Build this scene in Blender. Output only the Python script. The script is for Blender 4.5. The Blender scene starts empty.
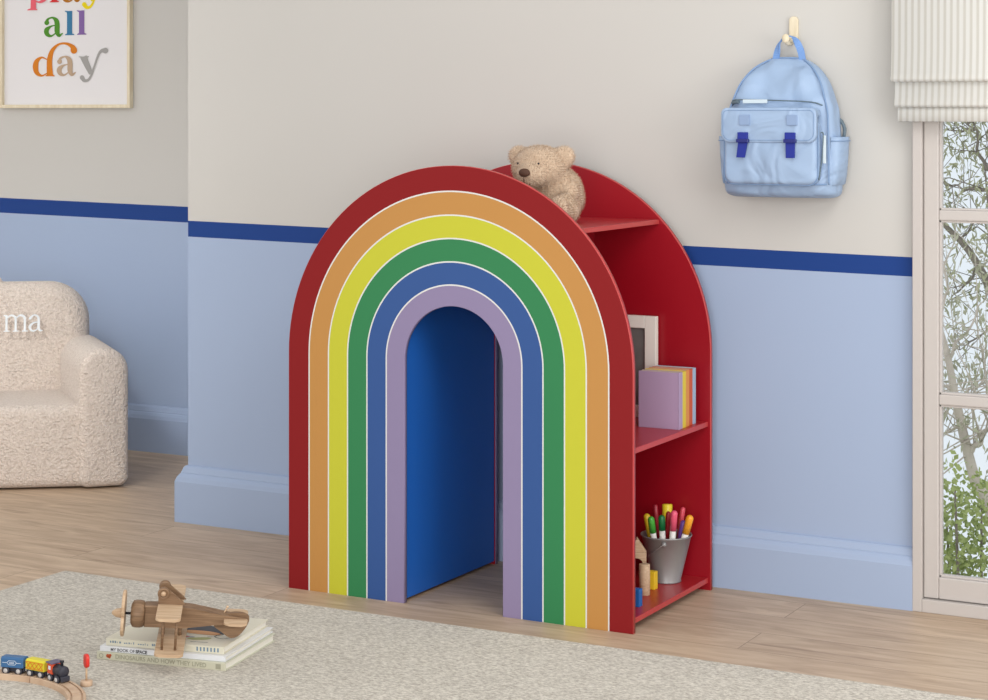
import bpy, bmesh, math, random
from mathutils import Vector, Matrix, noise
PI = math.pi
R = math.radians
random.seed(7)
scn = bpy.context.scene
COL = scn.collection

# ------------------------------------------------------------------ helpers
def srgb(r, g, b):
    f = lambda c: (c/255/12.92) if c/255 <= 0.04045 else ((c/255+0.055)/1.055)**2.4
    return (f(r), f(g), f(b), 1)

def mat(name, col, rough=.5, spec=.5, bump=None, var=None, metal=0, coat=0, sheen=0, trans=0):
    """procedural material: bump=(scale, strength, distance), var=(scale, amount)"""
    m = bpy.data.materials.new(name); m.use_nodes = True
    nt = m.node_tree; N = nt.nodes; L = nt.links
    b = N['Principled BSDF']
    b.inputs['Base Color'].default_value = col
    b.inputs['Roughness'].default_value = rough
    b.inputs['Specular IOR Level'].default_value = spec
    b.inputs['Metallic'].default_value = metal
    b.inputs['Coat Weight'].default_value = coat
    b.inputs['Sheen Weight'].default_value = sheen
    tc = N.new('ShaderNodeTexCoord')
    if var is None: var = (6, .04)
    n = N.new('ShaderNodeTexNoise'); n.inputs['Scale'].default_value = var[0]; n.inputs['Detail'].default_value = 4
    L.new(tc.outputs['Object'], n.inputs['Vector'])
    mx = N.new('ShaderNodeMix'); mx.data_type = 'RGBA'
    mx.inputs[6].default_value = tuple(c*(1-var[1]) for c in col[:3])+(1,)
    mx.inputs[7].default_value = tuple(min(1, c*(1+var[1])) for c in col[:3])+(1,)
    L.new(n.outputs['Fac'], mx.inputs[0]); L.new(mx.outputs[2], b.inputs['Base Color'])
    if bump:
        n2 = N.new('ShaderNodeTexNoise'); n2.inputs['Scale'].default_value = bump[0]; n2.inputs['Detail'].default_value = 3
        L.new(tc.outputs['Object'], n2.inputs['Vector'])
        bp = N.new('ShaderNodeBump'); bp.inputs['Strength'].default_value = bump[1]; bp.inputs['Distance'].default_value = bump[2]
        L.new(n2.outputs['Fac'], bp.inputs['Height']); L.new(bp.outputs['Normal'], b.inputs['Normal'])
    return m

def wood_mat(name, c1, c2, rough=.55, stretch=(2, 30, 30), spec=.3):
    m = bpy.data.materials.new(name); m.use_nodes = True
    nt = m.node_tree; N = nt.nodes; L = nt.links; b = N['Principled BSDF']
    tc = N.new('ShaderNodeTexCoord'); mp = N.new('ShaderNodeMapping'); mp.inputs['Scale'].default_value = stretch
    n = N.new('ShaderNodeTexNoise'); n.inputs['Scale'].default_value = 6; n.inputs['Detail'].default_value = 6; n.inputs['Distortion'].default_value = .6
    mx = N.new('ShaderNodeMix'); mx.data_type = 'RGBA'; mx.inputs[6].default_value = c1; mx.inputs[7].default_value = c2
    L.new(tc.outputs['Object'], mp.inputs['Vector']); L.new(mp.outputs['Vector'], n.inputs['Vector'])
    mr = N.new('ShaderNodeMapRange'); mr.inputs[1].default_value = .35; mr.inputs[2].default_value = .65
    L.new(n.outputs['Fac'], mr.inputs[0]); L.new(mr.outputs[0], mx.inputs[0]); L.new(mx.outputs[2], b.inputs['Base Color'])
    b.inputs['Roughness'].default_value = rough; b.inputs['Specular IOR Level'].default_value = spec
    return m

def link(name, me, mats, parent=None, smooth=False, loc=(0, 0, 0), rot=(0, 0, 0)):
    o = bpy.data.objects.new(name, me)
    if not isinstance(mats, (list, tuple)): mats = [mats]
    for m in mats: me.materials.append(m)
    COL.objects.link(o)
    o.location = loc; o.rotation_euler = rot
    if parent: o.parent = parent
    if smooth:
        for p in me.polygons: p.use_smooth = True
    return o

def obj(name, bm, mats, parent=None, smooth=False, loc=(0, 0, 0), rot=(0, 0, 0), recalc=True, auto=None):
    if recalc: bmesh.ops.recalc_face_normals(bm, faces=bm.faces)
    if auto is not None:
        for f in bm.faces: f.smooth = True
        for e in bm.edges:
            if len(e.link_faces) == 2 and e.calc_face_angle(0) > R(auto): e.smooth = False
    me = bpy.data.meshes.new(name); bm.to_mesh(me); bm.free()
    return link(name, me, mats, parent, smooth, loc, rot)

def empty(name, loc=(0, 0, 0), rot=(0, 0, 0)):
    o = bpy.data.objects.new(name, None); o.location = loc; o.rotation_euler = rot
    o.empty_display_size = .05; COL.objects.link(o); return o

def tag(o, label, cat, group=None, kind=None):
    if label: o['label'] = label
    if cat: o['category'] = cat
    if group: o['group'] = group
    if kind: o['kind'] = kind
    return o

def struct(o): o['kind'] = 'structure'; return o

def box(bm, a, b, bevel=0, seg=2, mi=0, M=None):
    a = Vector(a); b = Vector(b); c = (a+b)/2; s = b-a
    r = bmesh.ops.create_cube(bm, size=1, matrix=Matrix.Translation(c) @ Matrix.Diagonal((abs(s.x), abs(s.y), abs(s.z), 1)))
    vs = r['verts']
    if bevel > 0:
        es = list({e for v in vs for e in v.link_edges})
        rr = bmesh.ops.bevel(bm, geom=es, offset=bevel, segments=seg, profile=.5, affect='EDGES')
        fs = list({f for v in rr['verts'] for f in v.link_faces})
        vs = list({v for f in fs for v in f.verts})
    fs = list({f for v in vs for f in v.link_faces})
    for f in fs: f.material_index = mi
    if M is not None: bmesh.ops.transform(bm, matrix=M, verts=vs)
    return vs

def nb(): return bmesh.new()

def tube(bm, pts, rad, seg=10, mi=0, caps=True):
    pts = [Vector(p) for p in pts]; n = len(pts)
    rads = rad if isinstance(rad, (list, tuple)) else [rad]*n
    rings = []; up = None
    for i, p in enumerate(pts):
        t = (pts[min(i+1, n-1)]-pts[max(i-1, 0)]).normalized()
        if up is None: up = t.orthogonal().normalized()
        up = (up-t*up.dot(t)).normalized(); s = t.cross(up)
        rings.append([bm.verts.new(p+(up*math.cos(a)+s*math.sin(a))*rads[i]) for a in [2*PI*k/seg for k in range(seg)]])
    for i in range(n-1):
        for k in range(seg):
            f = bm.faces.new((rings[i][k], rings[i][(k+1) % seg], rings[i+1][(k+1) % seg], rings[i+1][k])); f.material_index = mi; f.smooth = True
    if caps:
        f = bm.faces.new(rings[0][::-1]); f.material_index = mi
        f = bm.faces.new(rings[-1]); f.material_index = mi

def lathe(bm, prof, seg=32, M=None, mi=0):
    """prof = list of (r, z); closes at r=0"""
    rings = []
    for r, z in prof:
        if r < 1e-6: rings.append([bm.verts.new((0, 0, z))])
        else: rings.append([bm.verts.new((r*math.cos(2*PI*k/seg), r*math.sin(2*PI*k/seg), z)) for k in range(seg)])
    for A, B in zip(rings, rings[1:]):
        for k in range(seg):
            k2 = (k+1) % seg
            if len(A) == 1 and len(B) == 1: continue
            if len(A) == 1: f = bm.faces.new((A[0], B[k2], B[k]))
            elif len(B) == 1: f = bm.faces.new((A[k], A[k2], B[0]))
            else: f = bm.faces.new((A[k], A[k2], B[k2], B[k]))
            f.material_index = mi; f.smooth = True
    vs = [v for r in rings for v in r]
    if M is not None: bmesh.ops.transform(bm, matrix=M, verts=vs)
    return vs

def smooth_pts(pts, n=6, closed=False):
    """Catmull-Rom through tuples of any length"""
    out = []; m = len(pts)
    rng = range(m) if closed else range(m-1)
    for i in rng:
        if closed: p = [pts[(i+k-1) % m] for k in range(4)]
        else: p = [pts[max(0, i-1)], pts[i], pts[i+1], pts[min(m-1, i+2)]]
        for j in range(n):
            t = j/n
            out.append(tuple(.5*((2*b)+(-a+c)*t+(2*a-5*b+4*c-d)*t*t+(-a+3*b-3*c+d)*t**3) for a, b, c, d in zip(*p)))
    if not closed: out.append(tuple(pts[-1]))
    return out

def puff(bm, outline, depth, r, seg=4, bulge=0, backbulge=0, mi=0, M=None, caprings=5):
    """closed outline (x,z) counter-clockwise seen from -y; body from y=0 (front) to y=depth with rounded rims"""
    n = len(outline); P = [Vector((x, z)) for x, z in outline]
    area = sum(P[i].x*P[(i+1) % n].y-P[(i+1) % n].x*P[i].y for i in range(n))
    if area < 0: P.reverse()
    nor = []
    for i in range(n):
        t = (P[(i+1) % n]-P[i-1]); t.normalize(); nor.append(Vector((t.y, -t.x)))
    C = sum(P, Vector((0, 0)))/n
    levels = []
    inn = [P[i]-nor[i]*r for i in range(n)]
    for k in range(caprings):
        s = (k+1)/(caprings+1)
        levels.append(([C+(q-C)*s for q in inn], -bulge*math.cos(s*PI/2)**1.0))
    for k in range(seg+1):
        a = k/seg*PI/2
        levels.append(([P[i]-nor[i]*r*(1-math.sin(a)) for i in range(n)], r*(1-math.cos(a))))
    for k in range(seg+1):
        a = (1-k/seg)*PI/2
        levels.append(([P[i]-nor[i]*r*(1-math.sin(a)) for i in range(n)], depth-r*(1-math.cos(a))))
    for k in range(caprings):
        s = 1-(k+1)/(caprings+1)
        levels.append(([C+(q-C)*s for q in inn], depth+backbulge*math.cos(s*PI/2)))
    rings = [[bm.verts.new((q.x, y, q.y)) for q in ring] for ring, y in levels]
    for A, B in zip(rings, rings[1:]):
        for k in range(n):
            k2 = (k+1) % n
            f = bm.faces.new((A[k], A[k2], B[k2], B[k])); f.material_index = mi; f.smooth = True
    c0 = bm.verts.new((C.x, -bulge, C.y)); c1 = bm.verts.new((C.x, depth+backbulge, C.y))
    for k in range(n):
        k2 = (k+1) % n
        f = bm.faces.new((c0, rings[0][k2], rings[0][k])); f.material_index = mi; f.smooth = True
        f = bm.faces.new((c1, rings[-1][k], rings[-1][k2])); f.material_index = mi; f.smooth = True
    vs = [v for g in rings for v in g]+[c0, c1]
    if M is not None: bmesh.ops.transform(bm, matrix=M, verts=vs)
    return vs

def rrect(w, h, r, cx=0, cz=0, n=6, radii=None):
    """rounded rectangle outline; radii = (bl, br, tr, tl)"""
    rr = radii or (r, r, r, r); out = []
    for (sx, sz, a0, q) in ((-1, -1, PI, rr[0]), (1, -1, 1.5*PI, rr[1]), (1, 1, 0, rr[2]), (-1, 1, .5*PI, rr[3])):
        ox = cx+sx*(w/2-q); oz = cz+sz*(h/2-q)
        for k in range(n+1):
            a = a0+k/n*PI/2; out.append((ox+q*math.cos(a), oz+q*math.sin(a)))
    return out

def prism(bm, pts, y0, y1, bevel=0, mi=0, M=None, seg=2):
    """extrude polygon (x,z) from y0 to y1"""
    a = [bm.verts.new((x, y0, z)) for x, z in pts]; b = [bm.verts.new((x, y1, z)) for x, z in pts]
    n = len(pts)
    fs = [bm.faces.new(a), bm.faces.new(b[::-1])]
    for k in range(n): fs.append(bm.faces.new((a[k], b[k], b[(k+1) % n], a[(k+1) % n])))
    for f in fs: f.material_index = mi
    vs = a+b
    if bevel:
        es = [e for e in fs[0].edges]+[e for e in fs[1].edges]
        rr = bmesh.ops.bevel(bm, geom=es, offset=bevel, segments=seg, profile=.5, affect='EDGES')
        st = set(rr['verts']); st |= {v for v in vs if v.is_valid}
        vs = list(st)
    if M is not None: bmesh.ops.transform(bm, matrix=M, verts=vs)
    return vs

RIB = [0]
def ribbon(bm, pts, sx, sz, mi=0, y=0, th=.0008, ox=0, oz=0, n=7, caps=True):
    """flat brush stroke in the xz plane; pts = (x, z, width)"""
    P = smooth_pts(pts, n); RIB[0] += 1; y = y-.00006*(RIB[0] % 40)
    L_, R_ = [], []
    for i, (x, z, w) in enumerate(P):
        a = P[max(0, i-1)]; b = P[min(len(P)-1, i+1)]
        t = Vector((b[0]-a[0], b[1]-a[1])); t = t.normalized() if t.length > 1e-9 else Vector((1, 0)); q = Vector((-t.y, t.x))*max(w, 1e-5)/2
        L_.append((x+q.x, z+q.y)); R_.append((x-q.x, z-q.y))
    front = []
    for (l, r) in zip(L_, R_):
        front.append([bm.verts.new((ox+p[0]*sx, y, oz+p[1]*sz)) for p in (l, r)])
    for A, B in zip(front, front[1:]):
        try:
            f = bm.faces.new((A[0], A[1], B[1], B[0])); f.material_index = mi
        except ValueError: pass
    for (x, z, w) in ((P[0], P[-1]) if caps else ()):
        y = y-.00003
        c = bm.verts.new((ox+x*sx, y, oz+z*sz)); g = []
        for k in range(14):
            a = 2*PI*k/14; g.append(bm.verts.new((ox+(x+w/2*math.cos(a))*sx, y, oz+(z+w/2*math.sin(a))*sz)))
        for k in range(14):
            f = bm.faces.new((c, g[k], g[(k+1) % 14])); f.material_index = mi

def text_bm(bm, s, size, M, mi=0, bold=0):
    cu = bpy.data.curves.new('t', 'FONT'); cu.body = s; cu.size = size; cu.align_x = 'LEFT'; cu.offset = bold
    o = bpy.data.objects.new('t', cu); COL.objects.link(o)
    bpy.context.view_layer.update()
    dg = bpy.context.evaluated_depsgraph_get(); me = o.evaluated_get(dg).to_mesh()
    nv = len(bm.verts); nf = len(bm.faces)
    me.transform(M); bm.from_mesh(me)
    bm.faces.ensure_lookup_table()
    for f in bm.faces[nf:]: f.material_index = mi
    o.evaluated_get(dg).to_mesh_clear()
    bpy.data.objects.remove(o); bpy.data.curves.remove(cu)

def text_w(s, size):
    cu = bpy.data.curves.new('t', 'FONT'); cu.body = s; cu.size = size
    o = bpy.data.objects.new('t', cu); COL.objects.link(o); bpy.context.view_layer.update()
    w = o.dimensions.x; bpy.data.objects.remove(o); bpy.data.curves.remove(cu); return w

# ------------------------------------------------------------------ camera
TH = .4911
cam = bpy.data.cameras.new('camera'); co = bpy.data.objects.new('camera', cam); COL.objects.link(co)
co.location = (2.794, -4.1327, 1.1919); co.rotation_euler = (PI/2, 0, TH)
cam.sensor_fit = 'HORIZONTAL'; cam.sensor_width = 36; cam.lens = 36*1979.95/988
cam.shift_y = -(350-112)/988; cam.clip_end = 200
scn.camera = co

# ------------------------------------------------------------------ materials
M_cream = mat('cream_paint', srgb(194, 192, 188), .8, .2, bump=(180, .05, .001), var=(2, .02))
M_blue = mat('light_blue_paint', srgb(158, 174, 201), .75, .25, bump=(180, .05, .001), var=(2, .02))
M_navy = mat('navy_band_paint', srgb(24, 60, 128), .7, .25, var=(2, .03))
M_white = mat('window_white', srgb(188, 182, 178), .5, .4, var=(3, .01))
M_red = mat('red_lacquer', srgb(146, 2, 23), .4, .5, var=(3, .02))
M_red2 = mat('red_print', srgb(130, 18, 22), .6, .25, var=(3, .02))
M_orange = mat('orange_print', srgb(184, 132, 68), .5, .4, var=(3, .02))
M_yel = mat('yellow_print', srgb(188, 188, 48), .5, .4, var=(3, .02))
M_green = mat('green_print', srgb(42, 122, 74), .5, .4, var=(3, .02))
M_bluep = mat('blue_print', srgb(44, 80, 140), .5, .4, var=(3, .02))
M_purp = mat('lilac_print', srgb(136, 124, 158), .5, .4, var=(3, .02))
M_line = mat('white_line', srgb(212, 212, 210), .5, .4, var=(3, .01))
M_bluelac = mat('blue_lacquer', srgb(24, 92, 176), .5, .5, var=(3, .02))
M_dark = mat('black_rubber', srgb(38, 38, 44), .6, .3)
M_beech = wood_mat('beech_wood', srgb(204, 178, 148), srgb(182, 152, 122), .5)
M_beech2 = wood_mat('track_beech', srgb(206, 180, 154), srgb(188, 158, 132), .5, (3, 3, 3))
M_walnut = wood_mat('walnut_wood', srgb(142, 114, 88), srgb(112, 86, 64), .5)
M_ash = wood_mat('pale_ash_wood', srgb(224, 214, 190), srgb(212, 198, 170), .5, (8, 8, 2))

def floor_material():
    m = bpy.data.materials.new('oak_plank_floor'); m.use_nodes = True
    nt = m.node_tree; N = nt.nodes; L = nt.links; b = N['Principled BSDF']
    tc = N.new('ShaderNodeTexCoord')
    br = N.new('ShaderNodeTexBrick'); br.inputs['Scale'].default_value = 1
    br.inputs['Brick Width'].default_value = 1.9; br.inputs['Row Height'].default_value = .152
    br.inputs['Mortar Size'].default_value = .0012; br.inputs['Mortar Smooth'].default_value = .2; br.offset = .37
    br.inputs['Color1'].default_value = (0, 0, 0, 1); br.inputs['Color2'].default_value = (1, 1, 1, 1); br.inputs['Mortar'].default_value = (.5, .5, .5, 1)
    L.new(tc.outputs['Object'], br.inputs['Vector'])
    mp = N.new('ShaderNodeMapping'); mp.inputs['Scale'].default_value = (1.3, 9, 1)
    L.new(tc.outputs['Object'], mp.inputs['Vector'])
    # shift grain per plank
    ad = N.new('ShaderNodeVectorMath'); ad.operation = 'ADD'
    sc = N.new('ShaderNodeVectorMath'); sc.operation = 'SCALE'; sc.inputs[3].default_value = 7
    L.new(br.outputs['Color'], sc.inputs[0]); L.new(mp.outputs['Vector'], ad.inputs[0]); L.new(sc.outputs[0], ad.inputs[1])
    n = N.new('ShaderNodeTexNoise'); n.inputs['Scale'].default_value = 2.2; n.inputs['Detail'].default_value = 8; n.inputs['Roughness'].default_value = .62; n.inputs['Distortion'].default_value = 1.6
    L.new(ad.outputs[0], n.inputs['Vector'])
    cr = N.new('ShaderNodeValToRGB'); e = cr.color_ramp.elements
    e[0].position = .25; e[0].color = srgb(164, 140, 116)
    e[1].position = .75; e[1].color = srgb(210, 188, 162)
    k = e.new(.5); k.color = srgb(190, 166, 141)
    L.new(n.outputs['Fac'], cr.inputs[0])
    # occasional cracks / knots
    n3 = N.new('ShaderNodeTexNoise'); n3.inputs['Scale'].default_value = 3.3; n3.inputs['Detail'].default_value = 2; L.new(ad.outputs[0], n3.inputs['Vector'])
    r3 = N.new('ShaderNodeMapRange'); r3.inputs[1].default_value = .66; r3.inputs[2].default_value = .75; r3.inputs[4].default_value = .45
    L.new(n3.outputs['Fac'], r3.inputs[0])
    mk = N.new('ShaderNodeMix'); mk.data_type = 'RGBA'; mk.inputs[7].default_value = srgb(112, 86, 66)
    L.new(r3.outputs[0], mk.inputs[0]); L.new(cr.outputs[0], mk.inputs[6])
    # plank tone
    tone = N.new('ShaderNodeMix'); tone.data_type = 'RGBA'; tone.blend_type = 'MULTIPLY'; tone.inputs[0].default_value = 1
    tr = N.new('ShaderNodeMapRange'); tr.inputs[3].default_value = .92; tr.inputs[4].default_value = 1.03
    L.new(br.outputs['Color'], tr.inputs[0]); L.new(tr.outputs[0], tone.inputs[7]); L.new(mk.outputs[2], tone.inputs[6])
    mx = N.new('ShaderNodeMix'); mx.data_type = 'RGBA'; mx.inputs[7].default_value = srgb(96, 74, 58)
    fm = N.new('ShaderNodeMath'); fm.operation = 'MULTIPLY'; fm.inputs[1].default_value = .6
    L.new(br.outputs['Fac'], fm.inputs[0]); L.new(fm.outputs[0], mx.inputs[0]); L.new(tone.outputs[2], mx.inputs[6])
    L.new(mx.outputs[2], b.inputs['Base Color'])
    b.inputs['Roughness'].default_value = .45; b.inputs['Specular IOR Level'].default_value = .35
    bp = N.new('ShaderNodeBump'); bp.inputs['Strength'].default_value = .12; bp.inputs['Distance'].default_value = .002
    L.new(n.outputs['Fac'], bp.inputs['Height']); L.new(bp.outputs['Normal'], b.inputs['Normal'])
    return m
M_floor = floor_material()

def rug_material():
    m = bpy.data.materials.new('heathered_wool_rug'); m.use_nodes = True
    nt = m.node_tree; N = nt.nodes; L = nt.links; b = N['Principled BSDF']
    tc = N.new('ShaderNodeTexCoord')
    n = N.new('ShaderNodeTexNoise'); n.inputs['Scale'].default_value = 210; n.inputs['Detail'].default_value = 3; n.inputs['Roughness'].default_value = .7
    mp = N.new('ShaderNodeMapping'); mp.inputs['Scale'].default_value = (.55, 1, 1); L.new(tc.outputs['Object'], mp.inputs[0]); L.new(mp.outputs[0], n.inputs['Vector'])
    cr = N.new('ShaderNodeValToRGB'); e = cr.color_ramp.elements
    e[0].position = .36; e[0].color = srgb(156, 148, 136); e[1].position = .64; e[1].color = srgb(216, 210, 198)
    L.new(n.outputs['Fac'], cr.inputs[0])
    n2 = N.new('ShaderNodeTexNoise'); n2.inputs['Scale'].default_value = 3; n2.inputs['Detail'].default_value = 3; L.new(mp.outputs[0], n2.inputs['Vector'])
    mr = N.new('ShaderNodeMapRange'); mr.inputs[1].default_value = .3; mr.inputs[2].default_value = .7; mr.inputs[3].default_value = .93; mr.inputs[4].default_value = 1.03
    L.new(n2.outputs['Fac'], mr.inputs[0])
    mm = N.new('ShaderNodeMix'); mm.data_type = 'RGBA'; mm.blend_type = 'MULTIPLY'; mm.inputs[0].default_value = 1
    L.new(cr.outputs[0], mm.inputs[6]); L.new(mr.outputs[0], mm.inputs[7]); L.new(mm.outputs[2], b.inputs['Base Color'])
    b.inputs['Roughness'].default_value = .95; b.inputs['Specular IOR Level'].default_value = .1; b.inputs['Sheen Weight'].default_value = .2
    bp = N.new('ShaderNodeBump'); bp.inputs['Strength'].default_value = .7; bp.inputs['Distance'].default_value = .004
    L.new(n.outputs['Fac'], bp.inputs['Height']); L.new(bp.outputs['Normal'], b.inputs['Normal'])
    return m
M_rug = rug_material()

# ------------------------------------------------------------------ room
XL, XR, WY, LY = -.714, 1.441, .536, 1.445   # return corner, window edge, main wall, alcove wall
TOP = 2.7
def wall_rows(bm, x0, x1, y, z1, z2, k0, zr, thick):
    """wall facing -y from x0 to x1 with blue lower paint, navy band and cream top; band runs a hair out of level"""
    def zz(z, x): return z+k0*(x-zr)
    a = []
    for x in (x0, x1):
        a.append([bm.verts.new((x, y, z)) for z in (0, zz(z1, x), zz(z2, x), TOP)]+[bm.verts.new((x, y+thick, z)) for z in (0, TOP)])
    A, B = a
    for i in range(3):
        f = bm.faces.new((A[i], B[i], B[i+1], A[i+1])); f.material_index = i
    bm.faces.new((A[4], A[5], B[5], B[4])).material_index = 2
    bm.faces.new((A[3], B[3], B[5], A[5])).material_index = 2
    bm.faces.new((B[0], B[4], B[5], B[3], B[2], B[1])).material_index = 2
    bm.faces.new((A[0], A[1], A[2], A[3], A[5], A[4])).material_index = 2
WM = [M_blue, M_navy, M_cream]
bm = nb(); wall_rows(bm, XL, XR, WY, .809, .8555, -.0150, .6, .14)
struct(obj('wall_back', bm, WM))
bm = nb(); wall_rows(bm, -3.6, XL+.14, LY, .8135, .8685, -.0165, -1.8, .12)
struct(obj('wall_alcove', bm, WM))
bm = nb()   # return side of the chimney breast
for (z0, z1, mi) in ((0, .829, 0), (.829, .8755, 1), (.8755, TOP, 2)):
    vs = [bm.verts.new(p) for p in ((XL, WY, z0), (XL, LY, z0), (XL, LY, z1), (XL, WY, z1))]; bm.faces.new(vs).material_index = mi
for (z0, z1, mi) in ((0, TOP, 2),):
    vs = [bm.verts.new(p) for p in ((XL+.14, WY+.14, z0), (XL+.14, WY+.14, z1), (XL+.14, LY, z1), (XL+.14, LY, z0))]; bm.faces.new(vs).material_index = mi
struct(obj('wall_return', bm, WM, recalc=False))
# wall above and right of the window
WZ = 1.95; WX2 = 2.66
bm = nb(); box(bm, (XR, WY, WZ), (WX2, WY+.14, TOP)); box(bm, (WX2, WY, 0), (4.2, WY+.14, TOP)); struct(obj('wall_right_of_window', bm, M_cream))
# floor
bm = nb(); box(bm, (-4, -3.2, -.05), (4.2, WY+.14, 0)); box(bm, (-4, WY+.14, -.05), (XL+.14, LY+.12, 0)); o = obj('floor', bm, M_floor); struct(o)

def skirting(name, x0, x1, y, hz0, hz1, wrap=0):
    """moulded skirting board, profile swept along x; top height may taper"""
    prof = [(.0, 1.0), (.005, .995), (.009, .97), (.0125, .91), (.0145, .885), (.0145, .865), (.018, .85), (.0235, .80), (.026, .755), (.0265, .745), (.028, .725), (.028, 0)]
    bm = nb(); rows = []
    pts = []
    if wrap: pts += [((-1, 0), x0, LY-.0, hz0)]
    pl = []
    for d, s in prof:
        row = []
        if wrap: row.append(bm.verts.new((x0-d, LY, s*hz0)))
        row.append(bm.verts.new((x0-(d if wrap else 0), y-d, s*hz0)))
        row.append(bm.verts.new((x1, y-d, s*hz1)))
        rows.append(row)
    for A, B in zip(rows, rows[1:]):
        for k in range(len(A)-1): bm.faces.new((A[k], A[k+1], B[k+1], B[k]))
    return struct(obj(name, bm, M_blue, recalc=True))
skirting('baseboard_back', XL, XR+.005, WY, .163, .147, wrap=1)
skirting('baseboard_alcove', -3.6, XL, LY, .163, .158)

# ------------------------------------------------------------------ window
W0 = XR+.004
def window():
    root = empty('window_1', (W0, WY, 0)); root['kind'] = 'structure'
    w = WX2-W0; yf = -.029
    bm = nb()
    box(bm, (0, yf, 0), (.023, .06, WZ-.002), .002); box(bm, (w-.027, yf, 0), (w-.002, .10, WZ-.002), .002)
    box(bm, (.023, yf, 0), (w-.027, .10, .031), .002); box(bm, (.023, yf, WZ-.03), (w-.027, .10, WZ-.002), .002)
    obj('casing', bm, M_white, root)
    fr = nb(); pan = nb()
    x0, x1 = .024, w-.028; mid = (x0+x1)/2
    for a, b in ((x0, mid-.002), (mid+.002, x1)):
        st = .036
        box(fr, (a, -.016, .033), (a+st, .014, WZ-.034), .003); box(fr, (b-st, -.016, .033), (b, .014, WZ-.034), .003)
        zs = [.0905, .507, .946, 1.39, WZ-.075]
        box(fr, (a+st, -.016, .033), (b-st, .014, zs[0]-.006), .003)
        box(fr, (a+st, -.016, zs[4]), (b-st, .014, WZ-.034), .003)
        for z in zs[1:4]: box(fr, (a+st, -.013, z-.0125), (b-st, .012, z+.0125), .003)
        # glazing bead round each pane
        lims = [zs[0]-.006]+[z for z in zs[1:4]]+[zs[4]]
        for i in range(4):
            lo = lims[i]+(.0125 if i else 0); hi = lims[i+1]-(.0125 if i < 3 else 0)
            q = .005
            for p0, p1 in (((a+st, -.008, lo), (a+st+q, .011, hi)), ((b-st-q, -.008, lo), (b-st, .011, hi)), ((a+st, -.008, lo), (b-st, .011, lo+q)), ((a+st, -.008, hi-q), (b-st, .011, hi))):
                box(fr, p0, p1, .001, 1)
            box(pan, (a+st+.001, .004, lo+.001), (b-st-.001, .008, hi-.001))
    obj('sash_frame', fr, M_white, root)
    g = bpy.data.materials.new('window_glass'); g.use_nodes = True
    N = g.node_tree.nodes; L = g.node_tree.links; N.remove(N['Principled BSDF'])
    tr = N.new('ShaderNodeBsdfTransparent'); gl = N.new('ShaderNodeBsdfGlossy'); gl.inputs['Roughness'].default_value = .02
    fz = N.new('ShaderNodeFresnel'); fz.inputs[0].default_value = 1.45
    mm = N.new('ShaderNodeMath'); mm.operation = 'MULTIPLY'; mm.inputs[1].default_value = .6
    ms = N.new('ShaderNodeMixShader'); L.new(fz.outputs[0], mm.inputs[0]); L.new(mm.outputs[0], ms.inputs[0]); L.new(tr.outputs[0], ms.inputs[1]); L.new(gl.outputs[0], ms.inputs[2])
    L.new(ms.outputs[0], N['Material Output'].inputs[0])
    obj('glass_panes', pan, g, root)
window()

# ------------------------------------------------------------------ roman blind
def stripe_mat():
    m = bpy.data.materials.new('ticking_stripe_linen'); m.use_nodes = True
    N = m.node_tree.nodes; L = m.node_tree.links; b = N['Principled BSDF']
    tc = N.new('ShaderNodeTexCoord'); sp = N.new('ShaderNodeSeparateXYZ'); L.new(tc.outputs['Object'], sp.inputs[0])
    m1 = N.new('ShaderNodeMath'); m1.operation = 'MULTIPLY'; m1.inputs[1].default_value = 2*PI/.0155; L.new(sp.outputs[0], m1.inputs[0])
    m2 = N.new('ShaderNodeMath'); m2.operation = 'SINE'; L.new(m1.outputs[0], m2.inputs[0])
    mr = N.new('ShaderNodeMapRange'); mr.inputs[1].default_value = -.3; mr.inputs[2].default_value = .8; L.new(m2.outputs[0], mr.inputs[0])
    mx = N.new('ShaderNodeMix'); mx.data_type = 'RGBA'; mx.inputs[6].default_value = srgb(238, 238, 234); mx.inputs[7].default_value = srgb(218, 216, 208)
    L.new(mr.outputs[0], mx.inputs[0]); L.new(mx.outputs[2], b.inputs['Base Color'])
    b.inputs['Roughness'].default_value = .9; b.inputs['Specular IOR Level'].default_value = .1
    return m
def blind():
    root = empty('roman_blind', (1.409, WY-.030, 1.170))
    tag(root, 'cream and beige ticking striped roman blind hanging folded over the window', 'blind')
    S = stripe_mat(); wd = 1.28
    def sheet(name, prof, x0):
        bm = nb(); a = [bm.verts.new((x0, y, z)) for y, z in prof]; b = [bm.verts.new((wd-x0, y, z)) for y, z in prof]
        for i in range(len(prof)-1):
            f = bm.faces.new((a[i], b[i], b[i+1], a[i+1])); f.smooth = True
        o = obj(name, bm, S, root)
        md = o.modifiers.new('s', 'SOLIDIFY'); md.thickness = .0025; return o
    sheet('upper_fold', [(-.045, 1.0), (-.046, .3), (-.048, .17), (-.052, .115), (-.055, .101), (-.053, .094), (-.047, .093), (-.04, .10), (-.035, .12)], 0)
    sheet('middle_fold', [(-.034, .125), (-.038, .10), (-.042, .06), (-.046, .040), (-.044, .033), (-.038, .034), (-.03, .05)], .006)
    sheet('lower_fold', [(-.026, .06), (-.032, .035), (-.036, .029), (-.037, .0), (-.034, -.001)], .012)
    bm = nb(); box(bm, (.01, -.043, .96), (wd-.01, .028, 1.0), .003); obj('head_rail', bm, M_white, root)
blind()

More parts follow.
